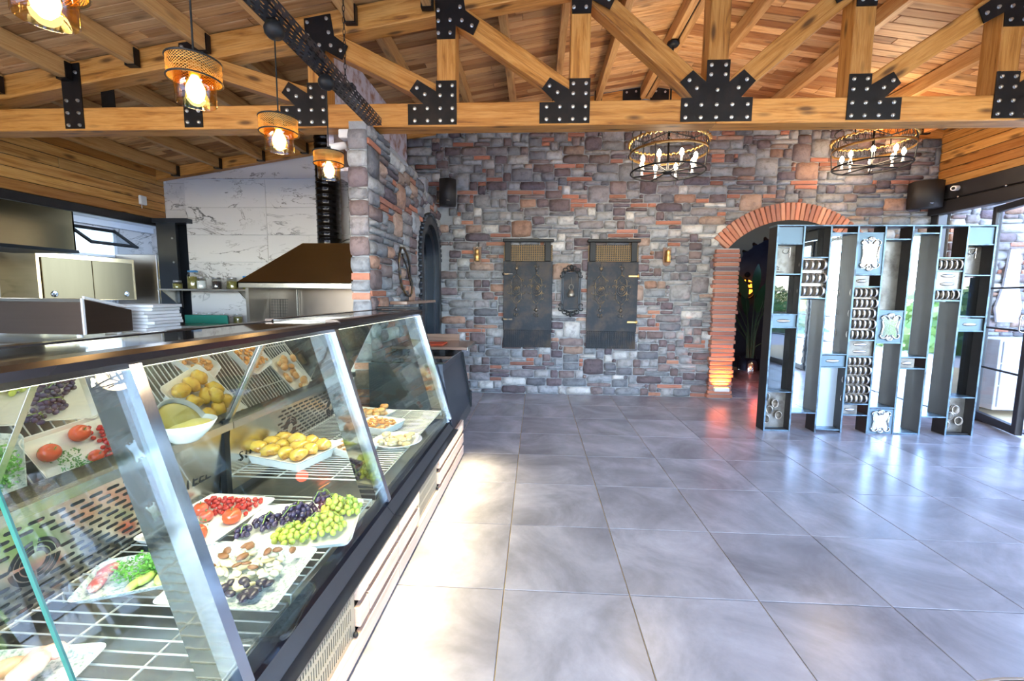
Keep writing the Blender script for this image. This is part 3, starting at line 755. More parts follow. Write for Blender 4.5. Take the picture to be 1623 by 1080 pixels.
def pendant():
    t = empty('pendant_lamp', (0,0,0), 'x', 'pendant lamp', 'mesh and amber glass pendants under the cable tray')
    part('dome', MB().lathe([(0,.045),(.02,.044),(.036,.032),(.046,.012),(.048,0),(.044,-.018),(.03,-.034),(.012,-.042),(0,-.043)], 20, (0,0,.563)), blackM, t)
    part('cord', MB().tube([(0,0,.53),(0,0,.17)], .0035, 6), blackM, t)
    part('cap', MB().lathe([(.005,.19),(.014,.185),(.014,.15),(.02,.145),(0,.145)], 12).lathe([(.088,.150),(.090,.153),(.088,.156),(.002,.152)], 32).tube([(.089*math.cos(w), .089*math.sin(w), .152) for w in [2*PI*k/32 for k in range(32)]], .004, 6, True), blackM, t)
    b = MB(); n = 44
    for s_ in (-1, 1):
        for k in range(n):
            w0 = 2*PI*k/n
            b.tube([(.088*math.cos(w0+s_*q*.32), .088*math.sin(w0+s_*q*.32), .150-.022*q) for q in range(4)], .0010, 3, False, False)
    for q in range(4): b.tube([(.088*math.cos(w), .088*math.sin(w), .150-.022*q) for w in [2*PI*k/28 for k in range(28)]], .0010, 3, True)
    part('mesh_drum', b, goldM, t)
    part('drum_rim', MB().tube([(.089*math.cos(w), .089*math.sin(w), .083) for w in [2*PI*k/32 for k in range(32)]], .0035, 6, True), blackM, t)
    part('glass_shade', MB().lathe([(.066,.13),(.067,.09),(.066,0),(.063,-.002),(.062,0),(.0625,.128)], 28), amberM, t)
    part('socket', MB().lathe([(0,.15),(.02,.15),(.02,.105),(.017,.10),(0,.10)], 14), goldM, t)
    part('bulb', MB().lathe([(.012,.10),(.018,.085),(.03,.06),(.032,.045),(.026,.022),(.012,.006),(0,.003)], 14), bulbM, t)
    return t
def light(name, loc, power, col, size=.03, kind='POINT', rot=None, **kw):
    l = bpy.data.lights.new(name, kind); l.energy = power; l.color = col
    if kind == 'AREA': l.shape = 'RECTANGLE'; l.size, l.size_y = size
    elif kind in ('POINT', 'SPOT'): l.shadow_soft_size = size
    for k_, v_ in kw.items(): setattr(l, k_, v_)
    o = bpy.data.objects.new(name, l); COL.objects.link(o); o.location = loc
    if rot: o.rotation_euler = rot
    return o
pd = pendant(); ys = [-4.41, -3.90, -3.36, -2.83]; lab = ['nearest, cut by the top left corner of the frame', 'second from the camera, in front of the left truss plates', 'third from the camera, just below the bottom chord', 'smallest and farthest, in front of the black flue pipe']
for k, y in enumerate(ys):
    L = 'amber glass pendant lamp, ' + lab[k]
    if k == 0: pd.location = (xp, y, 2.125); pd['label'] = L
    else: dup(pd, (xp, y, 2.125), None, L)
    light('pendant_light', (xp, y, 2.07), 4, (1,.62,.25), .04)

# ------------------------------------------------------------------ chandeliers
def ringpts(r, z, n=48): return [(r*math.cos(2*PI*k/n), r*math.sin(2*PI*k/n), z) for k in range(n)]
def chandelier(rod):
    t = empty('chandelier', (0,0,0), 'x', 'chandelier', 'round iron candle chandeliers')
    b = MB().tube([(0,0,.42),(0,0,rod)], .009, 8); part('rod', b, blackM, t)
    part('canopy', MB().lathe([(0,rod),(.06,rod),(.065,rod-.02),(.05,rod-.04),(.015,rod-.045),(0,rod-.045)], 20), blackM, t)
    b = MB().tube(ringpts(.37,.43), .008, 6, True)
    for k in range(2): a = k*PI/2+.5; b.tube([(.37*math.cos(a), .37*math.sin(a), .43), (-.37*math.cos(a), -.37*math.sin(a), .43)], .007, 6)
    for k in range(4): a = k*PI/2+.5; b.tube([(.37*math.cos(a), .37*math.sin(a), .43), (.38*math.cos(a), .38*math.sin(a), .32)], .007, 6)
    part('top_ring', b, blackM, t)
    b = MB(); n = 150
    b.tube([((.40+.010*math.cos(k*1.9))*math.cos(2*PI*k/n), (.40+.010*math.cos(k*1.9))*math.sin(2*PI*k/n), .32+.010*math.sin(k*1.9)) for k in range(n)], .011, 6, True)
    part('rope_ring', b, goldM, t)
    b = MB(); rr = random.Random(3)
    for k in range(120):
        a = 2*PI*k/120; z1 = rr.uniform(.21,.25)
        b.tube([(.385*math.cos(a), .385*math.sin(a), .315), (.385*math.cos(a+rr.uniform(-.09,.09)), .385*math.sin(a+rr.uniform(-.09,.09)), .26), (.385*math.cos(a+rr.uniform(-.06,.06)), .385*math.sin(a+rr.uniform(-.06,.06)), z1)], .0025, 4, False, False)
    part('fretwork_band', b, blackM, t)
    b = MB().lathe([(.392,.20),(.396,.20),(.396,.225),(.392,.225),(.392,.20)], 48); part('middle_band', b, brassM, t)
    b = MB().tube(ringpts(.375,.02), .010, 6, True)
    for k in range(8):
        a = 2*PI*k/8+.2; b.tube([(.03*math.cos(a), .03*math.sin(a), .02), (.375*math.cos(a), .375*math.sin(a), .02)], .008, 6)
        if k % 2: b.tube([(.375*math.cos(a), .375*math.sin(a), .02), (.392*math.cos(a), .392*math.sin(a), .21)], .006, 6)
    b.lathe([(0,0),(.045,.003),(.05,.015),(.045,.035),(.012,.045),(.01,.42),(0,.42)], 14)
    part('wheel_frame', b, blackM, t)
    for k in range(8):
        a = 2*PI*k/8+.2; c = (.28*math.cos(a), .28*math.sin(a), .02)
        o = part('candle_sleeve', MB().lathe([(.018,.005),(.02,.012),(.012,.02),(.012,.085),(0,.085)], 10, c), whiteM, t)
        part('candle_bulb', MB().lathe([(.008,.085),(.019,.10),(.023,.118),(.016,.145),(.004,.16),(0,.165)], 10, c), cbulbM, o)
    return t
z1 = 2.70
ch = chandelier(zr(RX)-.17-z1); ch.location = (1.50, -.70, z1); ch['label'] = 'round iron candle chandelier hanging from the ridge beam, the left one of the pair'
c2 = chandelier(zr(4.02)-2.93); c2.location = (4.02, -.05, 2.93); c2['label'] = 'round iron candle chandelier above the metal screen near the right wall'
light('chandelier_light', (1.50, -.70, 2.83), 30, (1,.80,.58), .25); light('chandelier_light', (4.02, -.05, 3.06), 26, (1,.72,.45), .22)

# ------------------------------------------------------------------ refrigerated display counters
def SX(y): return .021*(y+2.19)
def shr(b):
    b.v = [(p[0]+SX(p[1]), p[1], p[2]) for p in b.v]; return b
GX0, GZ0, GX1, GZ1 = -.528, .42, -.772, 1.262     # front glass line at y = -2.19
def gx(z): return GX0+(GX1-GX0)*(z-GZ0)/(GZ1-GZ0)
def xprism(pts, y0, y1): return shr(MB().prism(pts, y0, y1, 'y'))
def case(y0, y1, label, slatruns, vents, tz, posts, panes):
    t = empty('display_counter', (-.95+SX((y0+y1)/2), (y0+y1)/2, 0), label, 'display counter', 'refrigerated display counters')
    part('body', xprism([(-.56,.05),(-.56,.34),(-.60,.40),(-.60,.36),(-1.38,.36),(-1.42,.78),(-1.50,.78),(-1.50,.05)], y0, y1), panelgreyM, t)
    part('base_plinth', xprism([(-.53,.012),(-.53,.11),(-.56,.11),(-.56,.012)], y0, y1), blackM, t)
    part('front_panel', xprism([(-.506,.335),(-.548,.388),(-.56,.388),(-.56,.335)], y0, y1), panelgreyM, t)
    part('led_lip', xprism([(-.472,.331),(-.472,.339),(-.512,.345),(-.512,.331)], y0, y1), panelgreyM, t)
    part('shadow_gap', xprism([(-.556,.388),(-.552,.412),(-.60,.412),(-.60,.388)], y0, y1), blackM, t)
    part('glass_rail', xprism([(-.530,.412),(-.524,.418),(-.560,.440),(-.580,.440),(-.580,.412)], y0, y1), railM, t)
    part('inner_trough', xprism([(-.60,.36),(-.60,.405),(-.612,.405),(-.63,.375),(-1.37,.375),(-1.37,.36)], y0+.01, y1-.01), inoxM, t)
    for ya, yb, zs in slatruns:
        for z0, z1_ in zs:
            for a, c in [(ya, yb)]:
                o = bpy.data.objects.new('slat', MB().cbox(0, c-a-.002, -.013, .013, 0, z1_-z0, .003).mesh('slat')); o.data.materials.append(slatM)
                link(o, t, Vector((-.503+SX(a), a, z0))-WL[t]); o.rotation_euler = (0,0,PI/2-.021)
    for ya, yb in vents:
        b = MB(); n = int((yb-ya-.05)/.0145)
        b.box(-.512, -.508, ya, yb, .10, .118).box(-.512, -.508, ya, yb, .318, .333)
        for q in range(3):
            zc = .118+.0667*q; b.box(-.512, -.508, ya, yb, zc+.050, zc+.0667)
            b.box(-.512, -.508, ya, ya+.025, zc, zc+.05)
            for k in range(n+1): b.box(-.512, -.508, ya+.025+.0145*k, ya+.025+.0145*k+.0085, zc, zc+.05)
            b.box(-.512, -.508, yb-.025, yb, zc, zc+.05)
        o = part('vent_panel', shr(b), ventM, t)
        part('screw_knob', shr(MB().ell((-.50, yb-.012, .112), .011, 8, 5)), blackM, o)
    part('top_rail', xprism([(GX1-.022,tz-.045),(GX1+.004,tz-.045),(GX1+.020,tz-.028),(GX1+.020,tz-.010),(GX1+.004,tz),(GX1-.05,tz),(GX1-.05,tz-.02)], y0, y1), toprailM, t)
    part('top_glass', xprism([(GX1-.052,tz-.009),(-1.085,tz-.009),(-1.085,tz-.001),(GX1-.052,tz-.001)], y0, y1), topglassM, t)
    part('rear_top_rail', xprism([(-1.075,tz-.04),(-1.075,tz+.002),(-1.115,tz+.002),(-1.13,tz-.04)], y0, y1), toprailM, t)
    part('led_strip', xprism([(GX1-.035,tz-.053),(GX1-.035,tz-.046),(GX1-.06,tz-.046),(GX1-.06,tz-.053)], y0+.05, y1-.05), filM, t)
    for a, c in panes:
        q = MB(); pts = [(gx(.432)-.010,.432),(gx(.432)-.003,.432),(gx(1.25)-.003,1.25),(gx(1.25)-.010,1.25)]
        o = part('front_glass', xprism(pts, a, c), casefrontM, t)
        part('polished_edge', xprism([(pts[1][0]+.0005,.432),(pts[1][0]-.0085,.432),(pts[2][0]-.0085,1.25),(pts[2][0]+.0005,1.25)], a-.004, a-.0005), glassedgeM, o)
    for y in posts:
        part('post', xprism([(gx(.43)-.045,.43),(gx(.43)+.010,.43),(gx(1.25)+.010,1.25),(gx(1.25)-.045,1.25)], y-.016, y+.016), chromeM, t)
        part('end_fin', xprism([(gx(.43)-.125,.43),(gx(.43)-.046,.43),(gx(1.25)-.046,1.25),(gx(1.25)-.125,1.25)], y-.004, y+.004), finM, t)
    # rear sliding doors of mirror glass, leaning forward
    n = max(1, round((y1-y0)/.8)); w = (y1-y0)/n
    for k in range(n):
        a, c = y0+k*w+.005, y0+(k+1)*w-.005; off = .012*(k % 2)
        o = part('sliding_door', xprism([(-1.335-off,.79),(-1.329-off,.79),(-1.099-off,tz-.045),(-1.105-off,tz-.045)], a, c), backdoorM, t)
        part('door_frame', xprism([(-1.340-off,.79),(-1.322-off,.79),(-1.092-off,tz-.045),(-1.110-off,tz-.045)], a-.004, a+.014), inoxM, o)
    part('rear_sill', xprism([(-1.42,.755),(-1.30,.755),(-1.30,.79),(-1.42,.79)], y0, y1), inoxM, t)
    # duct panel; black inlays stand in for shade inside slots and fans
    g = MB(); px = lambda z: -1.375+.04*(z-.40)/.35
    dp = part('duct_panel', xprism([(px(.41)-.006,.41),(px(.41),.41),(px(.755),.755),(px(.755)-.006,.755)], y0+.02, y1-.02), inoxM, t)
    fans = []; yy = y0+.55
    blank = .36 if y1 < -3 else .08      # room for the lettering
    while yy < y1-max(.25, blank+.08): fans.append(yy); yy += .52
    tlt = math.atan2(.04,.35)
    def onp(y, z): return Matrix.Translation((px(z)+.0012, y, z)) @ Matrix.Rotation(PI/2, 4, 'Z') @ Matrix.Rotation(PI/2+tlt*0, 4, 'X')
    z = .445; row = 0
    while z < .73:
        y = y0+.42+(.03 if row % 2 else 0)
        while y < y1-blank:
            if all(math.hypot((y+.022-f), z-.585) > .082 for f in fans):
                pts = [(.0165*(1 if q < 6 else -1)+.0055*math.cos(-PI/2+PI*(q % 6)/5+(0 if q < 6 else PI)), .0055*math.sin(-PI/2+PI*(q % 6)/5+(0 if q < 6 else PI))) for q in range(12)]
                vs = [(px(z+b_)+.0012, y+.022+a_, z+b_) for a_, b_ in pts]
                g.add(vs, [tuple(range(12))])
            y += .06
        z += .0245; row += 1
    # inlays get a little depth into the sheet
    o = part('slot', shr(g), holeM, dp); o['kind'] = 'stuff'
    md = o.modifiers.new('depth', 'SOLIDIFY'); md.thickness = .003
    for f in fans:
        b = MB()
        for r1 in (.030,.045,.060):
            for q in range(4):
                a0 = q*PI/2+.12; a1 = (q+1)*PI/2-.12
                pts = [((r1+.011)*math.cos(a0+(a1-a0)*k/7), (r1+.011)*math.sin(a0+(a1-a0)*k/7)) for k in range(8)] + [(r1*math.cos(a1-(a1-a0)*k/7), r1*math.sin(a1-(a1-a0)*k/7)) for k in range(8)]
                vs = [(px(.585+b_)+.0014, f+a_, .585+b_) for a_, b_ in pts]
                vs2 = [(v_[0]-.003, v_[1], v_[2]) for v_ in vs]; n_ = len(vs)
                b.add(vs+vs2, [tuple(range(n_))]+[(i_, (i_+1) % n_, n_+(i_+1) % n_, n_+i_) for i_ in range(n_)])
        part('fan_grille', shr(b), holeM, dp)
    return t, dp, px
c1, dp1, px = case(-5.45, -3.575, 'nearer refrigerated display counter with grapes, tomatoes and green salad plates',
    [(-5.45,-3.575,[(.018,.098)]), (-4.03,-3.94,[(.125,.205),(.235,.325)]), (-3.935,-3.575,[(.125,.205),(.235,.325)])], [(-5.2,-4.04)], 1.283, [-4.60,-3.60], [(-4.90,-4.615),(-4.585,-3.615)])
part('front_glass', xprism([(gx(.432)-.010,.432),(gx(.432)-.003,.432),(gx(1.25)-.003,1.25),(gx(1.25)-.010,1.25)], -5.4, -4.925), casefrontM, c1)
c2_, dp2, _ = case(-3.57, -2.19, 'farther refrigerated display counter with trays of peppers and baked dishes',
    [(-3.57,-1.87,[(.018,.098)]), (-3.57,-3.22,[(.125,.205),(.235,.325)]), (-2.74,-1.87,[(.125,.205),(.235,.325)])], [(-3.20,-2.76)], 1.292, [-2.215], [(-3.575,-2.235)])
part('end_glass', xprism([(gx(.43)-.02,.43),(gx(1.24)-.02,1.24),(-1.10,1.24),(-1.33,.79),(-1.33,.43)], -2.205, -2.197), casefrontM, c2_)
part('shop_shelf_bar', xprism([(-1.36,.42),(-1.36,.80),(-1.33,.80),(-1.33,.42)], -3.60, -3.565), blackM, c2_)
part('end_handle_bar', MB().cbox(-1.12, -.78, -2.20, -2.165, 1.296, 1.315, .006), blackM, c2_)
def text3(word, size, T_, mat_, parent, name='lettering', ext=.0006):
    cu = bpy.data.curves.new(name, 'FONT'); cu.body = word; cu.size = size; cu.extrude = ext; cu.resolution_u = 2; cu.align_x = 'CENTER'; cu.align_y = 'CENTER'
    ob = bpy.data.objects.new(name, cu); COL.objects.link(ob); dg = bpy.context.evaluated_depsgraph_get()
    me = bpy.data.meshes.new_from_object(ob.evaluated_get(dg)); bpy.data.objects.remove(ob)
    o = bpy.data.objects.new(name, me); me.materials.clear(); me.materials.append(mat_)
    link(o, parent); o.matrix_parent_inverse = Matrix.Identity(4); o.matrix_local = Matrix.Translation(-WL[parent]) @ T_; WL[o] = WL[parent]; return o
for y, p in ((-3.76, dp1), (-3.38, dp2)):
    T_ = Matrix.Translation((px(.56)+SX(y)+.002, y, .57)) @ Matrix.Rotation(PI/2, 4, 'Z') @ Matrix.Rotation(PI/2, 4, 'X') @ Matrix.Rotation(0, 4, 'Z')
    text3('STEEL', .075, T_, holeM, p)
# wire shelves
def rack(y0, y1, z, step, label, parent_label):
    t = empty('wire_shelf', (-.98+SX((y0+y1)/2), (y0+y1)/2, z-.012), label, 'wire shelf', 'wire shelves in the display counters')
    x0, x1 = -1.36, -.60
    b = MB()
    for x in (x0, x1): b.tube([(x, y0, z-.006), (x, y1, z-.006)], .004, 6)
    for y in (y0, y1): b.tube([(x0, y, z-.04), (x0, y, z-.006), (x1, y, z-.006), (x1, y, z-.04)], .004, 6)
    part('rim_wire', shr(b), wiresM, t)
    part('support_wire', shr(MB().tube([(-1.12, y0, z-.008), (-1.12, y1, z-.008)], .004, 6)), wiresM, t)
    part('support_wire', shr(MB().tube([(-.84, y0, z-.008), (-.84, y1, z-.008)], .004, 6)), wiresM, t)
    wm = MB().tube([(x0, 0, 0), (x1, 0, 0)], .0028, 6).mesh('wire'); n = int((y1-y0)/step)
    for k in range(1, n):
        y = y0+k*(y1-y0)/n; inst('wire', wm, wiresM, t, (SX(y), y, z))
    return t
rack(-5.40, -4.31, .435, .042, 'wire shelf nearest the camera, low, with the raw chicken plate', 0)
rack(-4.29, -3.63, .452, .042, 'wire shelf under the grape and tomato platters', 0)
rack(-3.54, -2.24, .505, .030, 'wire shelf of the farther counter, under the pepper tray', 0)
# service counter beyond the cases
sv = empty('service_counter', (-.8, -1.7, 0), 'black service counter with dark walnut top beyond the display glass', 'counter')
part('body', MB().prism([(-.52,.33),(-.60,.80),(-.60,.86),(-1.20,.86),(-1.20,.05),(-.62,.05),(-.62,.30)], -2.17, -1.27, 'y'), bluesteelM, sv)
part('side_trim', MB().prism([(-.50,.31),(-.585,.84),(-.62,.84),(-.55,.31)], -1.268, -1.255, 'y').cbox(-.53, -.50, -1.27, -1.25, .28, .45), blackM, sv)
part('lower_strip', MB().prism([(-.51,.24),(-.52,.33),(-.60,.33),(-.60,.24)], -2.17, -1.27, 'y'), panelgreyM, sv)
part('base_plinth', MB().box(-1.15, -.60, -1.86, -1.32, 0, .24), blackM, sv)
part('glass_top', MB().cbox(-1.18, -.585, -2.17, -1.27, .862, .875, .003), topglassM, sv)
part('walnut_shelf', MB().cbox(-1.20, -.49, -1.62, -1.05, .905, .93, .003), topwoodM, sv)
part('shelf_edge', MB().box(-.489, -.486, -1.62, -1.05, .903, .932), inoxM, sv)
part('walnut_upstand', MB().cbox(-1.20, -.66, -1.06, -1.04, .93, 1.0, .003), topwoodM, sv)
part('shelf_support', MB().box(-1.1, -1.05, -1.6, -1.1, .875, .905).box(-.75, -.70, -1.6, -1.1, .875, .905), blackM, sv)
single('tray', MB().cbox(-1.02, -.74, -1.52, -1.28, .931, .943, .004), mat('red_tray', (.45,.06,.02), .4), 'small red tray on the walnut top of the service counter', 'tray')
# lamps of the counters
for ya, yb, pw in ((-5.4,-3.62,12), (-3.54,-2.24,9)):
    light('counter_led', (GX1-.055+SX((ya+yb)/2), (ya+yb)/2, 1.225), pw, (1,.90,.66), (.02, yb-ya), 'AREA', (0, math.radians(-14), 0), spread=math.radians(150))
for ya, yb in ((-5.4,-3.6), (-3.56,-1.95)):
    light('plinth_led', (-.478+SX((ya+yb)/2), (ya+yb)/2, .328), 5*(yb-ya), (1,.84,.50), (.008, yb-ya), 'AREA', (0, math.radians(-24), -.021), spread=math.radians(100))

# ------------------------------------------------------------------ food on the shelves
def TR(x, y, z, a=0): return Matrix.Translation((x, y, z)) @ Matrix.Rotation(math.radians(a), 4, 'Z')
def rect_plate(b, L, Wd, h=.018, T_=None, flare=.012, th=.004, n=4, rc=.03):
    """rectangular dish with rounded corners, open top"""
    def loop(l, w, z, r_):
        pts = []
        for k, (sx, sy) in enumerate(((1,1),(-1,1),(-1,-1),(1,-1))):
            for q in range(n+1):
                a = k*PI/2+q*PI/2/n; pts.append((sx*(l/2-r_)+r_*math.cos(a), sy*(w/2-r_)+r_*math.sin(a), z))
        return pts
    Ls = [loop(L-2*flare, Wd-2*flare, 0, rc*.8), loop(L, Wd, h, rc), loop(L-2*th, Wd-2*th, h, rc*.95), loop(L-2*flare-2*th, Wd-2*flare-2*th, th, rc*.75)]
    m_ = len(Ls[0]); vs = sum(Ls, []); fs = [tuple(range(m_))[::-1], tuple(range(3*m_, 4*m_))]
    for k in range(3):
        for i in range(m_): fs.append((k*m_+i, k*m_+(i+1) % m_, (k+1)*m_+(i+1) % m_, (k+1)*m_+i))
    return b.add(vs, fs, False, T_)
def dish(name, x, y, z, a, L, Wd, mat_, label, cat='plate', **kw):
    return single(name, rect_plate(MB(), L, Wd, T_=TR(x, y, z, a), **kw), mat_, label, cat)
def food(name, col, rough=.35, var=.2, vs=20, **kw): return mat(name, col, rough, 0, var, vs, **kw)
greenG = food('grape_green', (.52,.60,.10), .22, coat=.3); blackG = food('grape_black', (.045,.03,.08), .25, coat=.3)
stemM = food('stem_green', (.22,.34,.06)); tomM = food('tomato_red', (.62,.09,.025), .2, coat=.4); chiliM = food('cherry_red', (.50,.03,.02), .2, coat=.4)
herbM = food('herb_green', (.07,.24,.03), .5, bmp=.2); lettM = food('lettuce_pale', (.50,.62,.16), .4); meatM = food('raw_meat', (.50,.10,.09), .3, dirt=((.75,.55,.5), 30))
chickM = food('chicken_meat', (.70,.45,.34), .3, dirt=((.55,.25,.18), 12)); pepM = food('roast_pepper', (.62,.40,.06), .22, dirt=((.28,.10,.02), 14), coat=.5)
bakeM = food('baked_brown', (.52,.24,.07), .4, dirt=((.75,.5,.2), 20)); creamM = food('cream', (.78,.70,.50), .4, dirt=((.6,.42,.16), 14)); nutM = food('pecan', (.20,.08,.03), .4)
cheeseM = food('cheese_pale', (.82,.72,.42), .4); butM = food('butter_yellow', (.80,.66,.20), .3)
filmM = glass('cling_film', (.98,.98,1), gl=.12)
speckM = mat('speckled_glass_plate', (.66,.72,.72), .15, var=.1, vs=60, coat=.5, dirt=((.25,.33,.34), 90))
SZA, SZB, SZC = .4385, .4555, .5085
dish('platter', -.815, -3.905, SZB, 14, .44, .37, porcM, 'white rectangular platter under the green and black grapes')
dish('platter', -1.225, -3.885, SZB, -4, .33, .40, porcM, 'white rectangular platter under tomatoes and red pepper strings')
def bunch(name, spots, r, mat_, label, seedv):
    rr = random.Random(seedv); z0 = SZB+.012
    o = empty(name, (spots[0][0], spots[0][1], z0), label, 'grapes')
    me = MB().ell((0,0,0), (r*.92, r*.92, r*1.12), 9, 6).mesh('grape'); pts = []
    for (cx, cy, rad, hh, n) in spots:
        k = 0; tr_ = 0
        while k < n and tr_ < 4000:
            tr_ += 1; a = rr.uniform(0, 2*PI); q = rad*math.sqrt(rr.random()); x, y = cx+q*math.cos(a), cy+q*math.sin(a)
            z = z0+r+rr.uniform(0, hh*(1-(q/rad)**2)+.001)
            if all((x-p[0])**2+(y-p[1])**2+(z-p[2])**2 > (1.72*r)**2 for p in pts): pts.append((x, y, z)); k += 1
    for p in pts: inst('grape', me, mat_, o, p, (rr.uniform(-.8,.8), rr.uniform(-.8,.8), rr.uniform(0,3)))
    b = MB()
    for (cx, cy, rad, hh, n) in spots[:4]:
        for q in range(3):
            a = rr.uniform(0, 6.28); b.tube([(cx, cy, z0+hh*.9+r*1.6), (cx+rad*.35*math.cos(a), cy+rad*.35*math.sin(a), z0+hh+r*1.7), (cx+rad*.8*math.cos(a), cy+rad*.8*math.sin(a), z0+hh*.5+r)], .0018, 5)
    part('stem', b, stemM, o); return o
bunch('grape_bunch', [(-.71,-3.94,.08,.055,52), (-.672,-3.79,.055,.05,36), (-.80,-4.00,.07,.035,36), (-.72,-3.80,.06,.06,30)], .0125, greenG, 'green grape bunch at the right of the white platter', 5)
bunch('grape_bunch', [(-.86,-3.86,.075,.045,50), (-.95,-3.92,.055,.03,26), (-1.0,-4.00,.032,.02,12), (-.80,-3.76,.05,.06,22)], .0115, blackG, 'dark blue grape bunch at the left of the white platter', 6)
def tomato(x, y, r, label, group=None, z=SZB):
    o = empty('tomato', (x, y, z+.005), label, 'tomato', group)
    b = MB(); n = 18
    prof = [(0,.10),(.25,.03),(.6,.0),(.9,.25),(1,.65),(.93,1.05),(.65,1.38),(.3,1.46),(.08,1.38),(0,1.33)]
    b.lathe([(p*r, q*r*1.05) for p, q in prof], n, (x, y, z+.006)); part('flesh', b, tomM, o)
    b = MB()
    for k in range(5):
        a = k*1.257; b.add([(x+.02*r*math.cos(a+1.5), y+.02*r*math.sin(a+1.5), z+.012+1.45*r), (x+.42*r*math.cos(a), y+.42*r*math.sin(a), z+.012+1.46*r), (x+.02*r*math.cos(a-1.5), y+.02*r*math.sin(a-1.5), z+.012+1.45*r)], [(0,1,2)])
    b.tube([(x, y, z+.01+1.36*r), (x+.1*r, y, z+.012+1.7*r)], .0018, 5); part('calyx', b, herbM, o); return o
tomato(-1.165, -4.035, .036, 'large orange red tomato at the near right corner of the tomato platter')
tomato(-1.12, -3.90, .036, 'large red tomato in the middle of the tomato platter')
tomato(-1.345, -4.02, .030, 'orange red tomato at the near left corner of the tomato platter')
tomato(-1.235, -3.895, .027, 'medium red tomato left of the large middle one')
tomato(-1.30, -3.845, .030, 'red tomato at the back left of the platter')
cm = MB().ell((0,0,.009), (.0095,.0095,.009), 9, 6).mesh('cherry'); rr = random.Random(9); pl = []
while len(pl) < 62:
    x, y = rr.uniform(-1.36,-1.10), rr.uniform(-3.86,-3.71)
    if all(math.hypot(x-a, y-b_) > .0175 for a, b_, _ in pl): pl.append((x, y, 0))
while len(pl) < 90:
    x, y = rr.uniform(-1.32,-1.12), rr.uniform(-3.84,-3.74)
    if all(abs(x-a)+abs(y-b_) > .02 for a, b_, q in pl if q): pl.append((x, y, 1))
for x, y, q in pl:
    if math.hypot(x+1.30, y+3.845) < .042: continue
    o = inst('cherry_tomato', cm, chiliM, None, (x, y, SZB+.0055+q*.015), (0,0,rr.uniform(0,3))); tag(o, 'tiny red cherry tomato on the vine at the back of the tomato platter', 'cherry tomato', 'tiny vine tomatoes')
def herb(name, spots, T_, mat_, label, cat, n=260, r=.012, hz=.03, seedv=1, leafw=.35):
    rr = random.Random(seedv); b = MB()
    for k in range(n):
        cx, cy, rad = spots[k % len(spots)]; a = rr.uniform(0, 6.28); q = rad*math.sqrt(rr.random())
        x, y, z = cx+q*math.cos(a), cy+q*math.sin(a), rr.uniform(.004, hz)
        d = Vector((rr.uniform(-1,1), rr.uniform(-1,1), rr.uniform(-.1,.7))).normalized()*r*rr.uniform(.7,1.5); s_ = d.cross(Vector((0,0,1)))
        s_ = s_.normalized()*r*leafw if s_.length > 1e-6 else Vector((r*leafw,0,0)); p = Vector((x,y,z))
        b.add([p, p+d*.5+s_, p+d, p+d*.5-s_, p+d*.5+Vector((0,0,.0015))], [(0,1,4),(1,2,4),(2,3,4),(3,0,4)], False, T_)
    o = single(name, b, mat_, label, cat); o['kind'] = 'stuff'; return o
herb('parsley_sprigs', [(0,0,.05),(.05,-.05,.03),(-.06,.02,.03),(-.11,-.03,.03)], TR(-1.215,-3.985,SZB+.004), herbM, 'green herb sprigs between the tomatoes', 'herbs', 420, .012, .045, 3, .25)
# salad plate
sx, sy, sa = -1.165, -4.235, 24
dish('platter', sx, sy, SZB+.001, sa, .36, .235, speckM, 'grey speckled rectangular plate with green salad and raw meat', flare=.015)
Ts = TR(sx, sy, SZB+.008, sa)
herb('salad_leaves', [(-.03,0,.07),(.06,.01,.06),(.02,.03,.06)], Ts, food('parsley_green', (.12,.36,.05)), 'chopped green parsley and rocket in the middle of the salad plate', 'salad', 1100, .011, .045, 4, .45)
b = MB(); rr = random.Random(2)
def blob(b, cx, cy, z, r, sq=.6, n=9, amp=.18, T_=None, seed=0):
    bb = MB().ell((0,0,0), (r, r, r*sq), n, 6); out = []
    for p in bb.v:
        v = Vector(p); d = 1+amp*mnoise.noise(v/r*1.3+Vector((seed*3.1,seed*1.7,seed))); out.append(((cx+v.x*d), (cy+v.y*d), (z+v.z*d)))
    return b.add(out, bb.f, True, T_)
for k in range(7): 
    a = rr.uniform(0,3); Tq = Ts @ Matrix.Translation((.02+rr.uniform(-.1,.12), rr.uniform(-.085,-.04), .012)) @ Matrix.Rotation(a, 4, 'Z') @ Matrix.Diagonal((1.6,.7,1,1))
    blob(b, 0, 0, 0, .022, .6, T_=Tq, seed=k)
single('cucumber_slices', b, lettM, 'pale green cucumber and lettuce pieces along the near side of the salad plate', 'vegetables')
for k in range(2):
    b = MB(); Tq = Ts @ Matrix.Translation((-.135, .045-.07*k, .008)) @ Matrix.Rotation(1.3+.3*k, 4, 'Z') @ Matrix.Diagonal((1.7,.8,.5,1)); blob(b, 0, 0, .004, .028, 1, 12, .25, Tq, k)
    single('meat_slice', b, meatM, 'red raw meat slice at the %s of the salad plate end' % ('back' if k == 0 else 'front'), 'meat')
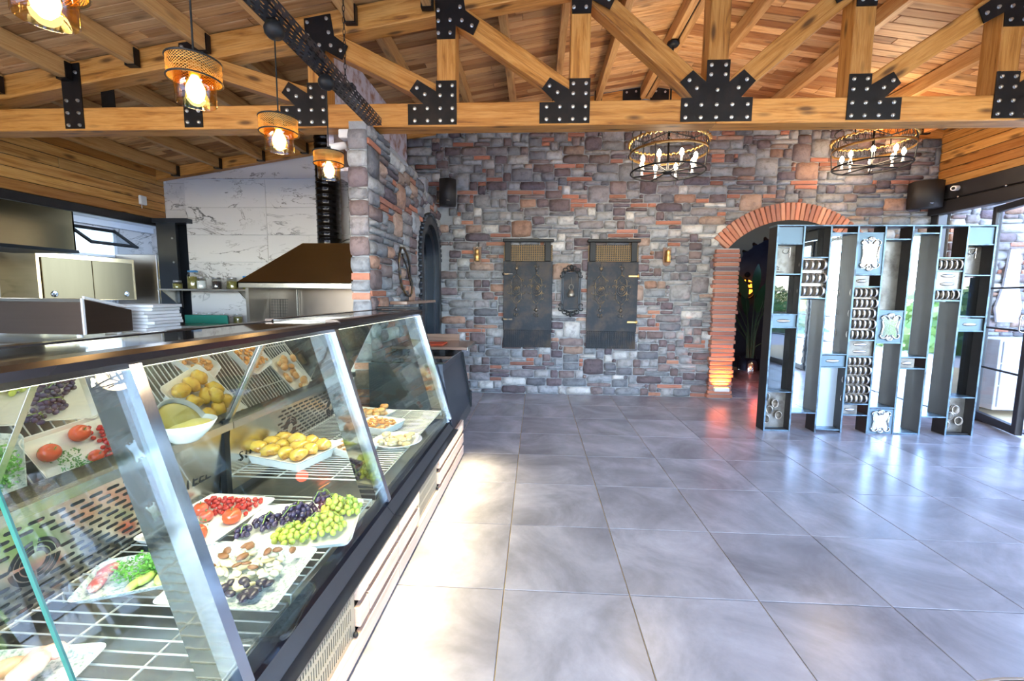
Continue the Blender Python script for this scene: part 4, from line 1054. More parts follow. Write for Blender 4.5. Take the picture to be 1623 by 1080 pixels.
# nut and cheese plate on a clear tray
single('clear_tray', rect_plate(MB(), .31, .24, .035, TR(-.70,-4.39,SZA-.002,8), .02, rc=.05), glass('clear_plastic', (.93,.95,.96), gl=.12), 'clear plastic tray under the nut and cheese plate', 'tray')
Tn = Matrix.Translation((-.80,-4.29,SZB+.040)) @ Matrix.Rotation(math.radians(4), 4, 'Z') @ Matrix.Rotation(math.radians(4), 4, 'Y')
single('platter', rect_plate(MB(), .35, .32, .02, Tn, .04, rc=.02), speckM, 'square speckled glass plate with nuts, cheese sticks and dark fruit', 'plate')
def scatter(name, n, x0, x1, y0, y1, z, size, mat_, label, cat, T_, seedv, elong=1.5, sq=.6, group=None, joined=True, layers=1):
    rr = random.Random(seedv); tot = MB()
    for k in range(n):
        b = MB(); x, y = rr.uniform(x0,x1), rr.uniform(y0,y1)
        Tq = T_ @ Matrix.Translation((x, y, z+size*sq*(k % layers)*1.2)) @ Matrix.Rotation(rr.uniform(0,6.28), 4, 'Z') @ Matrix.Rotation(rr.uniform(-.3,.3), 4, 'X') @ Matrix.Diagonal((elong,1,1,1))
        s_ = size*rr.uniform(.75,1.2); blob(b, 0, 0, 0, s_, sq, 8, .25, Tq, rr.random()*9)
        o = single(name, b, mat_, label, cat, group)
scatter('cheese_stick', 16, -.10,.06,-.08,.07,.018,.010, cheeseM, 'pale yellow cheese stick on the speckled glass plate', 'cheese', Tn, 3, 3.2, .7, 'cheese sticks')
scatter('cheese_cube', 24, -.11,.10,-.03,.10,.026,.013, creamM, 'creamy cheese crumb on the speckled glass plate', 'cheese', Tn, 4, 1.3, .7, 'cheese crumbs')
scatter('pecan', 12, -.10,.11,-.02,.12,.042,.012, nutM, 'brown pecan half on the speckled glass plate', 'nut', Tn, 5, 1.7, .5, 'pecan halves')
scatter('prune', 16, -.02,.11,-.12,-.04,.024,.015, food('dark_fruit', (.035,.025,.04), .3), 'dark dried fruit at the near right of the speckled glass plate', 'dried fruit', Tn, 6, 1.4, .6, 'dark dried fruits')
# raw chicken
single('platter', rect_plate(MB(), .36, .30, .02, TR(-1.17,-4.70,SZA,10), .02), speckM, 'clear rectangular plate with raw chicken at the lower left corner of the frame', 'plate')
scatter('chicken_piece', 13, -.13,.13,-.10,.10,.028,.034, chickM, 'pink raw chicken piece on the plate at the lower left corner', 'meat', TR(-1.17,-4.70,SZA,10), 7, 1.5, .6, 'raw chicken pieces', layers=2)
# yellow peppers
Tp = TR(-1.19,-3.32,SZC,-17)
single('deep_dish', rect_plate(MB(), .36, .27, .045, Tp, .012, rc=.02), porcM, 'white deep dish supporting the yellow pepper tray', 'dish')
Tp2 = TR(-1.19,-3.32,SZC+.046,-17)
single('tray', rect_plate(MB(), .43, .345, .02, Tp2, .03), porcM, 'white tray of glossy stuffed yellow peppers', 'tray')
rr = random.Random(8)
for k in range(13):
    b = MB(); x, y = -.14+.095*(k % 4)+rr.uniform(-.01,.01), -.09+.085*(k//4)+rr.uniform(-.008,.008)
    if k == 12: x, y = .02, .02
    Tq = Tp2 @ Matrix.Translation((x, y, .034+(.03 if k == 12 else 0))) @ Matrix.Rotation(rr.uniform(0,3), 4, 'Z') @ Matrix.Diagonal((1.25,1,1,1)); blob(b, 0, 0, 0, .040, .8, 12, .3, Tq, k)
    single('stuffed_pepper', b, pepM, 'glossy yellow stuffed pepper with brown roast spots', 'pepper', 'stuffed peppers')
def foodish(x, y, a, L, Wd, h, label, fmat, flabel, fname, n, size, group, seedv, mt=porcM, **kw):
    Tq = TR(x, y, SZC, a); single('dish', rect_plate(MB(), L, Wd, h, Tq, .02), mt, label, 'dish')
    scatter(fname, n, -L/2+.045, L/2-.045, -Wd/2+.04, Wd/2-.04, h*.6, size, fmat, flabel, 'food', Tq, seedv, 1.3, .7, group, layers=3)
foodish(-.905, -3.20, -30, .27, .19, .05, 'small white dish of red relish behind the glass joint', bakeM, 'reddish relish lump in the small white dish', 'relish_piece', 34, .013, 'relish lumps', 12)
foodish(-.905, -2.76, -16, .27, .25, .05, 'white deep dish of diced roast vegetables with orange and brown pieces', food('roast_orange', (.60,.26,.05), .35, dirt=((.25,.08,.03), 20)), 'diced orange brown roast vegetable in the deep dish', 'roast_cube', 60, .013, 'roast cubes', 13)
foodish(-1.13, -2.44, -14, .38, .28, .022, 'white flat plate of sliced baked rolls at the back of the farther counter', bakeM, 'golden baked roll slice on the flat plate', 'roll_slice', 20, .026, 'roll slices', 14)
single('round_plate', MB().lathe([(0,0),(.09,0),(.15,.022),(.147,.025),(.09,.005),(0,.005)], 32, (-.70,-3.02,SZC)), porcM, 'white round plate of pale filled pastries near the front glass', 'plate')
scatter('filled_pastry', 30, -.085,.085,-.085,.085,.020,.021, food('pastry', (.72,.50,.24), .4, dirt=((.85,.75,.55), 14)), 'pale pastry with crumb topping on the round plate', 'pastry', TR(-.70,-3.02,SZC), 15, 1.3, .7, 'filled pastries', layers=2)
single('bowl', MB().lathe([(0,0),(.045,0),(.055,.008),(.095,.05),(.115,.085),(.112,.087),(.09,.052),(.05,.012),(0,.01)], 32, (-1.33,-3.86,.792)), porcM, 'white bowl of butter standing on the rear sill', 'bowl')
single('butter', MB().lathe([(0,.080),(.05,.082),(.09,.074),(.10,.07),(0,.05)], 24, (-1.33,-3.86,.792)), butM, 'pale yellow butter in the white bowl', 'butter')

# ------------------------------------------------------------------ kitchen
hood = empty('extractor_hood', (-2.6, .1, 1.47), 'pyramid shaped stainless extractor hood with black spiral flue', 'hood')
hp = MB(); X0, X1, Y0, Y1 = -3.70, -1.42, -.12, .44
hp.add([(X0,Y0,1.545),(X1,Y0,1.545),(X1,Y1,1.545),(X0,Y1,1.545),(-2.93,.10,2.06),(-2.10,.10,2.06),(-2.10,Y1,2.06),(-2.93,Y1,2.06)], [(0,1,5,4),(1,2,6,5),(2,3,7,6),(3,0,4,7),(4,5,6,7)])
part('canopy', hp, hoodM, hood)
part('rim', MB().box(X0,X1,Y0,Y0+.02,1.475,1.545).box(X0,X0+.02,Y0,Y1,1.475,1.545).box(X1-.02,X1,Y0,Y1,1.475,1.545).box(X0,X1,Y0,Y1,1.53,1.545), inoxM, hood)
b = MB(); prof = []; zz = 2.06
while zz < 3.44: prof += [(.150, zz), (.150, zz+.062), (.155, zz+.066), (.155, zz+.074)]; zz += .08
b.lathe(prof, 28, (-2.64, .25, 0)); part('spiral_flue', b, mat('black_flue', (.02,.018,.018), .18, .8, var=.2), hood)
gr = empty('grill_station', (-2.6, .2, 0), 'stainless grill station under the extractor hood', 'grill')
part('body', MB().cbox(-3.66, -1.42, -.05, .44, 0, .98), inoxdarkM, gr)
part('back_panel', MB().box(-3.62, -1.42, .42, .44, .98, 1.468), mat('dark_back_steel', (.12,.10,.085), .3, .9, var=.3, vs=2), gr)  # darker steel than the rest of the station
part('side_panel', MB().box(-3.64, -3.60, -.05, .42, .98, 1.47), inoxM, gr); part('corner_post', MB().cbox(-3.20, -3.17, .36, .42, .98, 1.47), inoxM, gr)
rk = MB()
for k in range(11): rk.tube([(-3.53+.022*k-.01, .27, 1.0), (-3.55+.022*k-.03, .37, 1.32)], .003, 5)
for k in range(9): f_ = k/8; rk.tube([(-3.54-.02*f_, .27+.1*f_, 1.0+.32*f_), (-3.30-.02*f_, .27+.1*f_, 1.0+.32*f_)], .0025, 5)
single('grill_grate', rk, blackM, 'black wire grill grate leaning against the stainless panel', 'grate')
sh = empty('wall_shelf', (-4.4, .28, 1.42), 'stainless wall shelf carrying the pickle jars', 'shelf')
part('board', MB().cbox(-4.98, -3.72, .10, .455, 1.425, 1.45, .003), inoxM, sh)
for xb_ in (-4.93, -3.86): part('bracket', MB().prism([(.12,1.425),(.455,1.425),(.455,1.17)], xb_, xb_+.015, 'x'), inoxM, sh)
pickM = food('pickle_green', (.22,.20,.04), .4, dirt=((.35,.28,.08), 20)); saltM = food('salt_white', (.8,.8,.8), .8); darkjM = food('dark_olives', (.03,.02,.02), .4)
jarg = glass('jar_glass', (.95,.97,.96), gl=.10)
lidB = mat('blue_lid', (.05,.22,.50), .4); lidS = mat('silver_lid', (.6,.6,.62), .3, 1)
jars = [(-4.76,.19,.10,pickM,'lb'),(-4.62,.30,.24,pickM,lidB),(-4.44,.22,.155,saltM,lidS),(-4.33,.36,.15,pickM,lidS),(-4.21,.20,.15,darkjM,lidS),(-4.12,.36,.155,pickM,lidS),(-4.01,.24,.15,pickM,lidS),(-3.88,.34,.17,pickM,lidB)]
jl = ['small clear jar at the left end of the pickle shelf','tallest jar of green pickles with a blue lid','jar of white salt beside the tall pickle jar','slim jar of green pickles behind the salt and olive jars','jar of dark olives on the shelf','jar of green pickles right of the dark olives','short pickle jar near the hood edge','pickle jar with blue lid partly behind the hood']
for (x, y, h, cm_, ld), lb in zip(jars, jl):
    o = empty('jar', (x, y, 1.451), lb, 'jar', 'jars on the wall shelf'); r_ = .072 if h > .2 else .056
    part('glass_body', MB().lathe([(0,0),(r_,.0),(r_*1.02,.01),(r_*1.02,h*.75),(r_*.8,h*.88),(r_*.8,h)], 20, (x,y,1.451)), jarg, o)
    part('contents', MB().lathe([(0,.004),(r_*.95,.004),(r_*.95,h*.70),(0,h*.72)], 16, (x,y,1.451)), cm_, o)
    part('lid', MB().lathe([(0,h+.012),(r_*.84,h+.012),(r_*.86,h),(r_*.86,h-.012),(r_*.8,h-.012)], 20, (x,y,1.451)), lidB if ld == lidB else lidS, o)
kc = empty('kitchen_counter', (-4.2, .1, 0), 'stainless kitchen counter below the pickle shelf', 'counter')
part('worktop', MB().cbox(-4.85, -3.68, -.25, .45, .94, .98), inoxM, kc)
part('cabinet', MB().box(-4.82, -3.7, -.2, .44, .05, .94), inoxdarkM, kc)
for k, x in enumerate((-4.62,-4.42,-4.22,-4.02)):
    o = empty('jar', (x, .32, .981), 'short jar on the stainless counter, number %s from the left below the shelf' % ('one','two','three','four')[k], 'jar')
    part('glass_body', MB().lathe([(0,0),(.06,0),(.062,.01),(.062,.10),(.05,.12),(.05,.13)], 18, (x,.32,.981)), jarg, o)
    part('contents', MB().lathe([(0,.004),(.056,.004),(.056,.09),(0,.09)], 14, (x,.32,.981)), (pickM, saltM, darkjM, pickM)[k], o)
single('chopping_board', MB().cbox(-4.62, -4.02, .10, .13, .982, 1.10), mat('green_board', (.02,.28,.20), .45), 'green plastic chopping board standing on the counter', 'chopping board')
single('pan_handle', MB().tube([(-4.72+.07*math.cos(a), .02, 1.05+.07*math.sin(a)) for a in [PI*k/12 for k in range(13)]], .008, 8).tube([(-4.79,.02,.982),(-4.79,.02,1.05)], .008, 8).tube([(-4.65,.02,.982),(-4.65,.02,1.05)], .008, 8), steelM, 'dark arched handle left of the green chopping board', 'handle')
# prep unit nearer the camera
ap = empty('prep_unit', (-4.4, -1.8, .95), 'stainless prep unit with brown reflections and a sloping side on a steel table', 'appliance')
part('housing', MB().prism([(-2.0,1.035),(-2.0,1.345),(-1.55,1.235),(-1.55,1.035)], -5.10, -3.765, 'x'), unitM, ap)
part('top_edge', MB().cbox(-5.10, -3.76, -2.01, -1.995, 1.315, 1.347, .003), inoxM, ap)
part('white_seal', MB().box(-3.772, -3.755, -2.012, -1.995, 1.035, 1.35).add([(-3.765,-2.0,1.345),(-3.745,-2.0,1.345),(-3.745,-1.62,1.262),(-3.765,-1.62,1.262),(-3.765,-2.0,1.368),(-3.745,-2.0,1.368),(-3.745,-1.62,1.28),(-3.765,-1.62,1.28)], [(0,3,2,1),(4,5,6,7),(0,1,5,4),(1,2,6,5),(2,3,7,6),(3,0,4,7)]), whiteM, ap)
for x, y in ((-3.86,-1.96),(-3.84,-1.62),(-4.95,-1.9)): part('foot', MB().lathe([(0,-.0),(.022,0),(.022,.055),(0,.055)], 12, (x, y, .982)), whiteM, ap)
tb = empty('steel_table', (-4.2, -1.6, 0), 'stainless steel table under the prep unit', 'table')
part('table_top', MB().cbox(-5.15, -2.95, -2.2, -.95, .94, .98), inoxM, tb)
for x in (-5.1, -3.0):
    for y in (-2.15, -1.0): part('leg', MB().box(x-.02, x+.02, y-.02, y+.02, 0, .94), inoxM, tb)
part('undershelf', MB().box(-5.1, -3.0, -2.12, -1.0, .45, .47), inoxM, tb)
rr = random.Random(4)
for k in range(9):
    x = -3.97+rr.uniform(-.02,.02); y = -1.22; z = .982+.0335*k
    single('flat_carton', MB().cbox(-.22, .26, -.2, .2, 0, .030, .004, TR(x, y, z, rr.uniform(-7,7))), paperM, 'white flat carton, '+['bottom','second','third','fourth','fifth','sixth','seventh','second from top','topmost'][k]+' of the stack behind the prep unit', 'carton', 'stack of white cartons')
# beyond the opening
kh = empty('range_hood', (-6.35, -1.5, 1.94), 'wide box shaped stainless range hood at the upper left', 'hood')
part('shell', MB().box(-5.92,-5.90,-4.2,-.06,1.94,2.46).box(-6.8,-5.9,-.08,-.06,1.94,2.46).box(-6.8,-5.9,-4.2,-.06,2.44,2.46).box(-6.8,-6.78,-4.2,-.06,1.94,2.46), hoodM, kh)
part('lower_lip', MB().cbox(-6.8,-5.88,-4.2,-.04,1.90,1.94,.004), blackM, kh)
wc = empty('wall_cabinet', (-7.05, .95, 1.27), 'stainless wall cabinet with two round lock plates', 'cabinet')
part('carcass', MB().cbox(-7.4,-6.82,.22,1.72,1.26,1.95,.004), hoodM, wc)
for k, (a, c, kn) in enumerate(((.27,.97,.40),(.98,1.66,1.52))):
    d_ = part('door', MB().cbox(-6.815,-6.80,a,c,1.275,1.88,.004), cabM, wc)
    part('lock_plate', MB().lathe([(0,0),(.045,0),(.045,.008),(.03,.012),(.01,.012),(.01,.02),(0,.02)], 18, (0,0,0), Matrix.Translation((-6.80, kn, 1.36)) @ Matrix.Rotation(PI/2, 4, 'Y')), chromeM, d_)
fg = empty('refrigerator', (-7.0, 2.25, 0), 'tall stainless refrigerator beside the dark post', 'refrigerator')
part('body', MB().cbox(-7.38,-6.62,1.95,2.68,0,2.06), inoxdarkM, fg)
part('door', MB().cbox(-6.61,-6.57,1.96,2.67,1.62,2.05), inoxM, fg); part('door', MB().cbox(-6.61,-6.57,1.96,2.67,.1,1.60), inoxM, fg)
aw = tag(part('window_7', MB().box(-7.42,-7.38,1.15,1.20,2.02,2.50).box(-7.42,-7.38,1.95,2.0,2.02,2.50).box(-7.42,-7.38,1.15,2.0,2.46,2.50).box(-7.42,-7.38,1.15,2.0,2.0,2.04), whiteM), kind='structure')
Ta = Matrix.Translation((-7.38, 1.55, 2.46)) @ Matrix.Rotation(math.radians(-55), 4, 'Y')
part('open_sash', MB().box(0,.03,-.42,.42,-.06,0,Ta).box(0,.03,-.42,.42,-.52,-.46,Ta).box(0,.03,-.42,-.36,-.46,-.06,Ta).box(0,.03,.36,.42,-.46,-.06,Ta), blackM, aw)
part('pane', MB().box(.012,.018,-.36,.36,-.46,-.06,Ta), doorglassM, aw)
part('daylight_glow_pane', MB().box(-7.405,-7.399,1.2,1.95,2.04,2.46), emit('window_daylight', (.75,.88,1), 1.2), aw)  # pane glows in place of daylight; the wall behind it is solid
light('kitchen_light', (-6.0, 1.2, 2.55), 25, (.75,.86,1), .2)
light('kitchen_light', (-6.0, -2.0, 2.55), 14, (.95,.9,.85), .2)
dv = empty('wall_socket', (XL+.03, .25, 2.62), 'small white junction box on the pine wall at the upper left', 'junction box')
part('cover', MB().cbox(XL+.01, XL+.05, .20, .30, 2.58, 2.70), whiteM, dv); part('cable_tail', MB().tube([(XL+.03,.23,2.58),(XL+.03,.23,2.53)], .005, 6), whiteM, dv)

# ------------------------------------------------------------------ metal screen by the arch
FX0, FY, SW, SD = 2.572, -.905, .262, .155
ms = empty('metal_screen', (FX0+4*SW, FY+SD/2, 0), 'blue grey steel room divider with mirrors, rings and silver plaques', 'screen')
def zq(v): return max(0, .002434*(1036-v))
ft = .014
xe = [FX0+SW*k for k in range(9)]
cells = [ # per column: (top, bottom, kind) in the reference drawing's rows
 [(163,230,'grey'),(235,355,'corner'),(365,525,'smoke'),(530,580,'emb1'),(590,860,'smoke'),(866,1030,'loose')],
 [(163,285,'smoke2'),(290,455,'ring33'),(463,950,'mirror')],
 [(163,185,'open'),(190,692,'mirror'),(700,748,'emb1'),(755,1022,'frost')],
 [(163,185,'open'),(190,355,'plaque'),(362,405,'emb1s'),(410,630,'ring55'),(632,700,'emb2'),(702,906,'ring55'),(914,955,'emb1s')],
 [(163,210,'open'),(216,505,'antique'),(510,640,'plaque'),(648,920,'mirror'),(928,1045,'plaque')],
 [(163,185,'open'),(190,700,'mirror'),(708,748,'emb1s'),(757,1030,'mirror')],
 [(163,285,'open'),(290,338,'ring15'),(338,415,'emb2'),(415,460,'ring15'),(468,955,'mirror')],
 [(163,230,'grey'),(235,355,'corner'),(365,525,'smoke'),(535,585,'emb1'),(592,868,'smoke'),(878,1035,'loose')]]
bot = [1040,956,1030,960,1045,1036,962,1036]
ends = [min(1050, max(bot[max(0,k-1)], bot[min(7,k)])) for k in range(9)]
for k in range(9):
    part('upright', MB().cbox(xe[k]-ft/2, xe[k]+ft/2, FY, FY+SD, 0, 2.132, .002), scrM, ms)
    part('front_edge', MB().cbox(xe[k]-ft/2-.001, xe[k]+ft/2+.001, FY-.004, FY+.001, 0, 2.132, .001), scredgeM, ms)
part('top_plate', MB().cbox(xe[0]-.012, xe[8]+.012, FY-.004, FY+SD, 2.132, 2.146, .002), scredgeM, ms)
ringme = MB().lathe([(.032,-.026),(.036,-.026),(.036,.026),(.032,.026),(.032,-.026)], 14, (0,0,0), Matrix.Rotation(PI/2, 4, 'X')).mesh('ring')
def scroll(b, cx, cz, s_, mx, mz, y, r_=.006):
    pts = []
    for k in range(15):
        a = k/14*4.2; q = (.050-.0105*a)*s_
        pts.append((cx+mx*(.035*s_-q*math.cos(a)), y, cz+mz*(q*math.sin(a)+.01*s_)))
    b.tube(pts, [r_*(1-.035*k) for k in range(15)], 6)
for c in range(8):
    x0, x1 = xe[c]+ft/2, xe[c+1]-ft/2; xm = (x0+x1)/2
    for n_, (t0, t1, kd) in enumerate(cells[c]):
        za, zb = zq(t1), zq(t0); y = FY+.012
        part('shelf_bar', MB().cbox(x0, x1, FY+.001, FY+SD-.002, za-.012, za, .001), scredgeM, ms)
        if kd == 'open': continue
        if kd == 'grey': part('panel', MB().cbox(x0, x1, FY+.01, FY+.018, za, zb, .001), scrpanM, ms)
        elif kd == 'frost': part('panel', MB().cbox(x0, x1, FY+.11, FY+.118, za, zb, .001), frostM, ms)
        elif kd == 'antique': part('panel', MB().cbox(x0, x1, FY+.12, FY+.13, za, zb, .001), antM, ms)
        elif kd in ('smoke','smoke2'): part('smoked_pane', MB().box(x0, x1, FY+.10, FY+.106, za, zb), smokeM, ms)
        elif kd == 'mirror': part('mirror_pane', MB().box(x0, x1, FY+.11, FY+.116, za, zb), mirrorM, ms)
        elif kd == 'corner':
            p_ = part('panel', MB().cbox(x0, x1, FY+.12, FY+.128, za, zb, .001), antM, ms)
            for sx_, sz_, cx_, cz_ in ((1,1,x0+.02,za+.02),(-1,-1,x1-.06,zb-.02)):
                b = MB(); b.tube([(cx_, FY+.112, cz_), (cx_+sx_*.12, FY+.112, cz_)], [.008,.003], 6); b.tube([(cx_, FY+.112, cz_), (cx_, FY+.112, cz_+sz_*.10)], [.008,.003], 6)
                scroll(b, cx_+sx_*.02, cz_+sz_*.02, .9, sx_, sz_, FY+.110, .005)
                part('corner_ornament', b, silvM, p_)
        elif kd in ('emb1','emb1s','emb2'):
            xr = x1 if kd != 'emb1s' else x0+(x1-x0)*.62
            p_ = part('embossed_panel', MB().cbox(x0, xr, FY+.02, FY+.028, za, zb, .001), scrpanM if kd == 'emb1' else antM, ms)
            h = zb-za; zs_ = (.5,) if kd != 'emb2' else (.28,.72)
            for q in zs_: part('slot_relief', MB().ell(((x0+xr)/2, FY+.018, za+h*q), (min(.07,(xr-x0)*.33), .012, .018), 14, 7), ringM, p_)
        elif kd.startswith('ring'):
            p_ = part('ring_panel', MB().cbox(x0, x1, FY+.05, FY+.056, za, zb, .001), ringM, ms)
            nr, nc = {'33':(3,4),'55':(5,5),'15':(1,5)}[kd[4:]]; h = (zb-za)/nr
            for r_ in range(nr):
                for q in range(nc):
                    dxr = (.010 if r_ % 2 else -.006) if nr > 1 else 0; sc_ = h*.5/.037
                    o = inst('ring', ringme, ringM, p_, (x0+(x1-x0)*(q+.5)/nc+dxr, FY+.020, zb-h*(r_+.5)), (0,0,-1.05)); o.scale = ((x1-x0)/nc/.060, 1.0, min(1.5, sc_*.95))
        elif kd == 'plaque':
            p_ = part('panel', MB().cbox(x0, x1, FY+.004, FY+.012, za, zb, .001), scrpanM, ms)
            h = zb-za; w = x1-x0; b = MB().box(xm-w*.30, xm+w*.30, FY-.001, FY+.004, za+h*.14, zb-h*.14); part('mirror_inlay', b, chromeM, p_)
            b = MB(); s_ = min(w, h)/.26*1.1; cz = (za+zb)/2
            for mx in (-1, 1):
                for mz in (-1, 1):
                    scroll(b, xm+mx*w*.14, cz+mz*h*.22, s_, mx, mz, FY-.006, .010); scroll(b, xm+mx*w*.05, cz+mz*h*.33, s_*.7, -mx, mz, FY-.006, .008)
                b.tube([(xm+mx*w*.33, FY-.005, cz-h*.2), (xm+mx*w*.28, FY-.007, cz), (xm+mx*w*.33, FY-.005, cz+h*.2)], [.006,.011,.006], 6)
            for mz in (-1, 1): b.ell((xm, FY-.004, cz+mz*h*.36), (.018,.010,.026), 10, 6)
            part('silver_scrollwork', b, silvM, p_)
        elif kd == 'loose':
            p_ = part('panel', MB().cbox(x0, x1, FY+.10, FY+.108, za, zb, .001), antM, ms); h = zb-za
            for q, (u, v, a) in enumerate(((.16,.86,.2),(.52,.68,1.2),(.34,.50,-.3),(.72,.36,.3),(.2,.25,.6))):
                o = inst('ring', ringme, ringM, p_, (x0+(x1-x0)*u, FY+.078, za+h*v), (0,0,-.6+a*.3)); o.scale = (.9,1,1.25)
for q in (0, 7): part('foot', MB().box(xe[q]+.01, xe[q+1]-.01, FY+.02, FY+.06, 0, .02), scrM, ms)

# ------------------------------------------------------------------ things on the stone wall
YW = YB-.035
def stove_panel(x0, x1, side, label):
    t = empty('cast_iron_panel', ((x0+x1)/2, YW, .68), label, 'wall panel', 'cast iron wall panels'); w = x1-x0
    part('sheet', MB().cbox(x0, x1, YW-.035, YW-.015, .915, 1.875, .004), rustM, t)
    part('frame_head', MB().cbox(x0-.01, x1+.01, YW-.085, YW, 2.135, 2.175, .006), blackM, t)
    part('frame_side', MB().cbox(x0+.02, x0+.10, YW-.07, YW-.02, 1.875, 2.135, .006), blackM, t); part('frame_side', MB().cbox(x1-.11, x1-.03, YW-.07, YW-.02, 1.875, 2.135, .006), blackM, t)
    for (za, zb, nz_, pitch, mt, nm) in ((1.88, 2.10, 9, .024, panelmeshM, 'upper_grid'), (.675, .915, 10, .024, brassM, 'lower_grid')):
        b = MB(); xx = x0+.004
        while xx < x1: b.box(xx, xx+.008, YW-.040, YW-.030, za, zb); xx += .030
        if nm == 'upper_grid' or side > 0:
            for k in range(nz_): b.box(x0, x1, YW-.036, YW-.032, za+k*(zb-za)/nz_, za+k*(zb-za)/nz_+.007)
        part(nm, b, rustM if nm == 'lower_grid' else panelmeshM, t)
        part('grid_back', MB().box(x0+.005, x1-.005, YW-.020, YW-.014, za, zb), rustM, t)
    for fx in (.27, .68):
        cx = x0+w*fx; cz = 1.49; b = MB(); y = YW-.040
        for (rx, rz, r_) in ((.075,.082,.007),(.050,.052,.006),(.025,.025,.006)): b.tube([(cx+rx*math.cos(a), y, cz+rz*math.sin(a)) for a in [2*PI*k/24 for k in range(24)]], r_, 6, True)
        b.ell((cx, y, cz), (.018,.014,.018), 10, 6)
        for k in range(8): a = k*PI/4; b.tube([(cx+.02*math.cos(a), y, cz+.02*math.sin(a)), (cx+.048*math.cos(a), y, cz+.048*math.sin(a))], .004, 5)
        for mz in (-1, 1):
            b.tube([(cx-.075, y, cz+mz*.05), (cx-.07, y, cz+mz*.13), (cx-.03, y, cz+mz*.18), (cx, y, cz+mz*.21), (cx+.03, y, cz+mz*.18), (cx+.07, y, cz+mz*.13), (cx+.075, y, cz+mz*.05)], .006, 6)
            b.tube([(cx-.03, y, cz+mz*.13), (cx, y, cz+mz*.09), (cx+.03, y, cz+mz*.13), (cx, y, cz+mz*.17), (cx-.03, y, cz+mz*.13)], .004, 5)
            for mx in (-1, 1):
                scroll(b, cx+mx*.085, cz+mz*.03, .7, mx, mz, y, .006); scroll(b, cx+mx*.07, cz+mz*.11, .55, mx, mz, y, .005)
            b.ell((cx, y, cz+mz*.235), (.010,.008,.014), 8, 6); b.ell((cx, y, cz+mz*.285), (.022,.010,.030), 10, 6)
            for mx in (-1, 1): scroll(b, cx+mx*.012, cz+mz*(.30 if mz > 0 else .27), .5, mx, mz, y, .005)
        for k in range(3): b.ell((cx+(k-1)*.026, y, cz-.355-.01*(k % 2)), (.012,.008,.028), 8, 6)
        b.ell((cx, y, cz+.345), (.008,.008,.03), 8, 6)
        part('relief_ornament', b, ornM, t)
    for z in ((1.70, 1.07) if side < 0 else (1.68, 1.05)):
        xx = x0 if side < 0 else x1
        part('hinge_strap', MB().cbox(xx-(.012 if side < 0 else .13), xx+(.13 if side < 0 else .012), YW-.048, YW-.036, z-.012, z+.012, .003).ell((xx, YW-.04, z), (.018,.018,.026), 8, 6), brassM if side > 0 else ornM, t)
    return t
stove_panel(-.325, .355, -1, 'left cast iron stove door panel with twin relief ornaments on the stone wall')
stove_panel(.835, 1.525, 1, 'right cast iron stove door panel with brass hinges on the stone wall')
mf = empty('ornate_wall_frame', (.61, YW, 1.13), 'narrow ornate black iron frame with a hanging bell between the two panels', 'frame')
part('back_plate', MB().box(.49, .74, YW-.02, YW-.01, 1.22, 1.72), rustM, mf)
b = MB()
for x in (.485, .505, .725, .745): b.tube([(x, YW-.035, 1.22), (x, YW-.035, 1.72)], .008, 6)
b.tube([(.49,YW-.03,1.72),(.74,YW-.03,1.72)], .010, 6); b.tube([(.49,YW-.03,1.22),(.74,YW-.03,1.22)], .010, 6); part('side_rods', b, bluesteelM, mf)
b = MB()
for mx in (-1, 1):
    for (cx, cz, s_, mz) in ((.06,1.74,1.0,1),(.02,1.78,.8,1),(.09,1.70,.8,1),(.12,1.24,.9,-1),(.06,1.20,1,-1),(.02,1.17,.8,-1),(.11,1.69,.8,-1),(.12,1.26,.8,1)): scroll(b, .615+mx*cx, cz, s_, mx, mz, YW-.04, .010)
b.ell((.615, YW-.04, 1.80), (.03,.015,.035), 10, 6).ell((.615, YW-.04, 1.15), (.022,.015,.045), 10, 6)
for k in range(7): b.ell((.53+.028*k, YW-.04, 1.735+.02*math.sin(k*PI/6)), .016, 8, 6).ell((.53+.028*k, YW-.04, 1.20-.02*math.sin(k*PI/6)), .016, 8, 6)
part('iron_scrollwork', b, blackM, mf)
bl = empty('hanging_bell', (.615, YW-.04, 1.38), 'small pale metal bell hanging inside the ornate frame', 'bell')
part('bell', MB().lathe([(0,0),(.045,0),(.052,.01),(.048,.05),(.030,.09),(.012,.105),(0,.11)], 18, (.615, YW-.07, 1.39)), antM, bl)
part('loop', MB().tube([(.615+.03*math.cos(a), YW-.07, 1.525+.035*math.sin(a)) for a in [2*PI*k/16 for k in range(16)]], .005, 6, True).tube([(.615,YW-.07,1.56),(.615,YW-.03,1.66)], .003, 5), antM, bl)
def sconce(x, lab):
    t = empty('wall_sconce', (x, YW, 1.84), lab, 'wall lamp', 'brass wall lamps')
    part('back_plate', MB().prism([(x-.055,1.88),(x+.055,1.88),(x+.055,2.07),(x-.055,2.07)], YW-.02, YW, 'y').prism([(x-.04,1.84),(x,1.82),(x+.04,1.84),(x+.055,1.88),(x-.055,1.88)], YW-.02, YW, 'y'), mat('sconce_wood', (.12,.05,.02), .4) if 'sconce_wood' not in bpy.data.materials else bpy.data.materials['sconce_wood'], t)
    part('brass_body', MB().lathe([(0,0),(.035,0),(.04,.012),(.03,.03),(.036,.055),(.036,.085),(.024,.10),(.030,.12),(.030,.15),(.020,.165),(0,.165)], 18, (x, YW-.07, 1.87)).tube([(x,YW-.01,1.885),(x,YW-.07,1.885)], .010, 8).tube([(x,YW-.01,1.99),(x,YW-.07,1.99)], .008, 8), brassM, t)
    part('glass_chimney', MB().lathe([(.014,.165),(.024,.185),(.022,.21),(.014,.235),(.013,.235)], 14, (x, YW-.07, 1.87)), glassM, t)
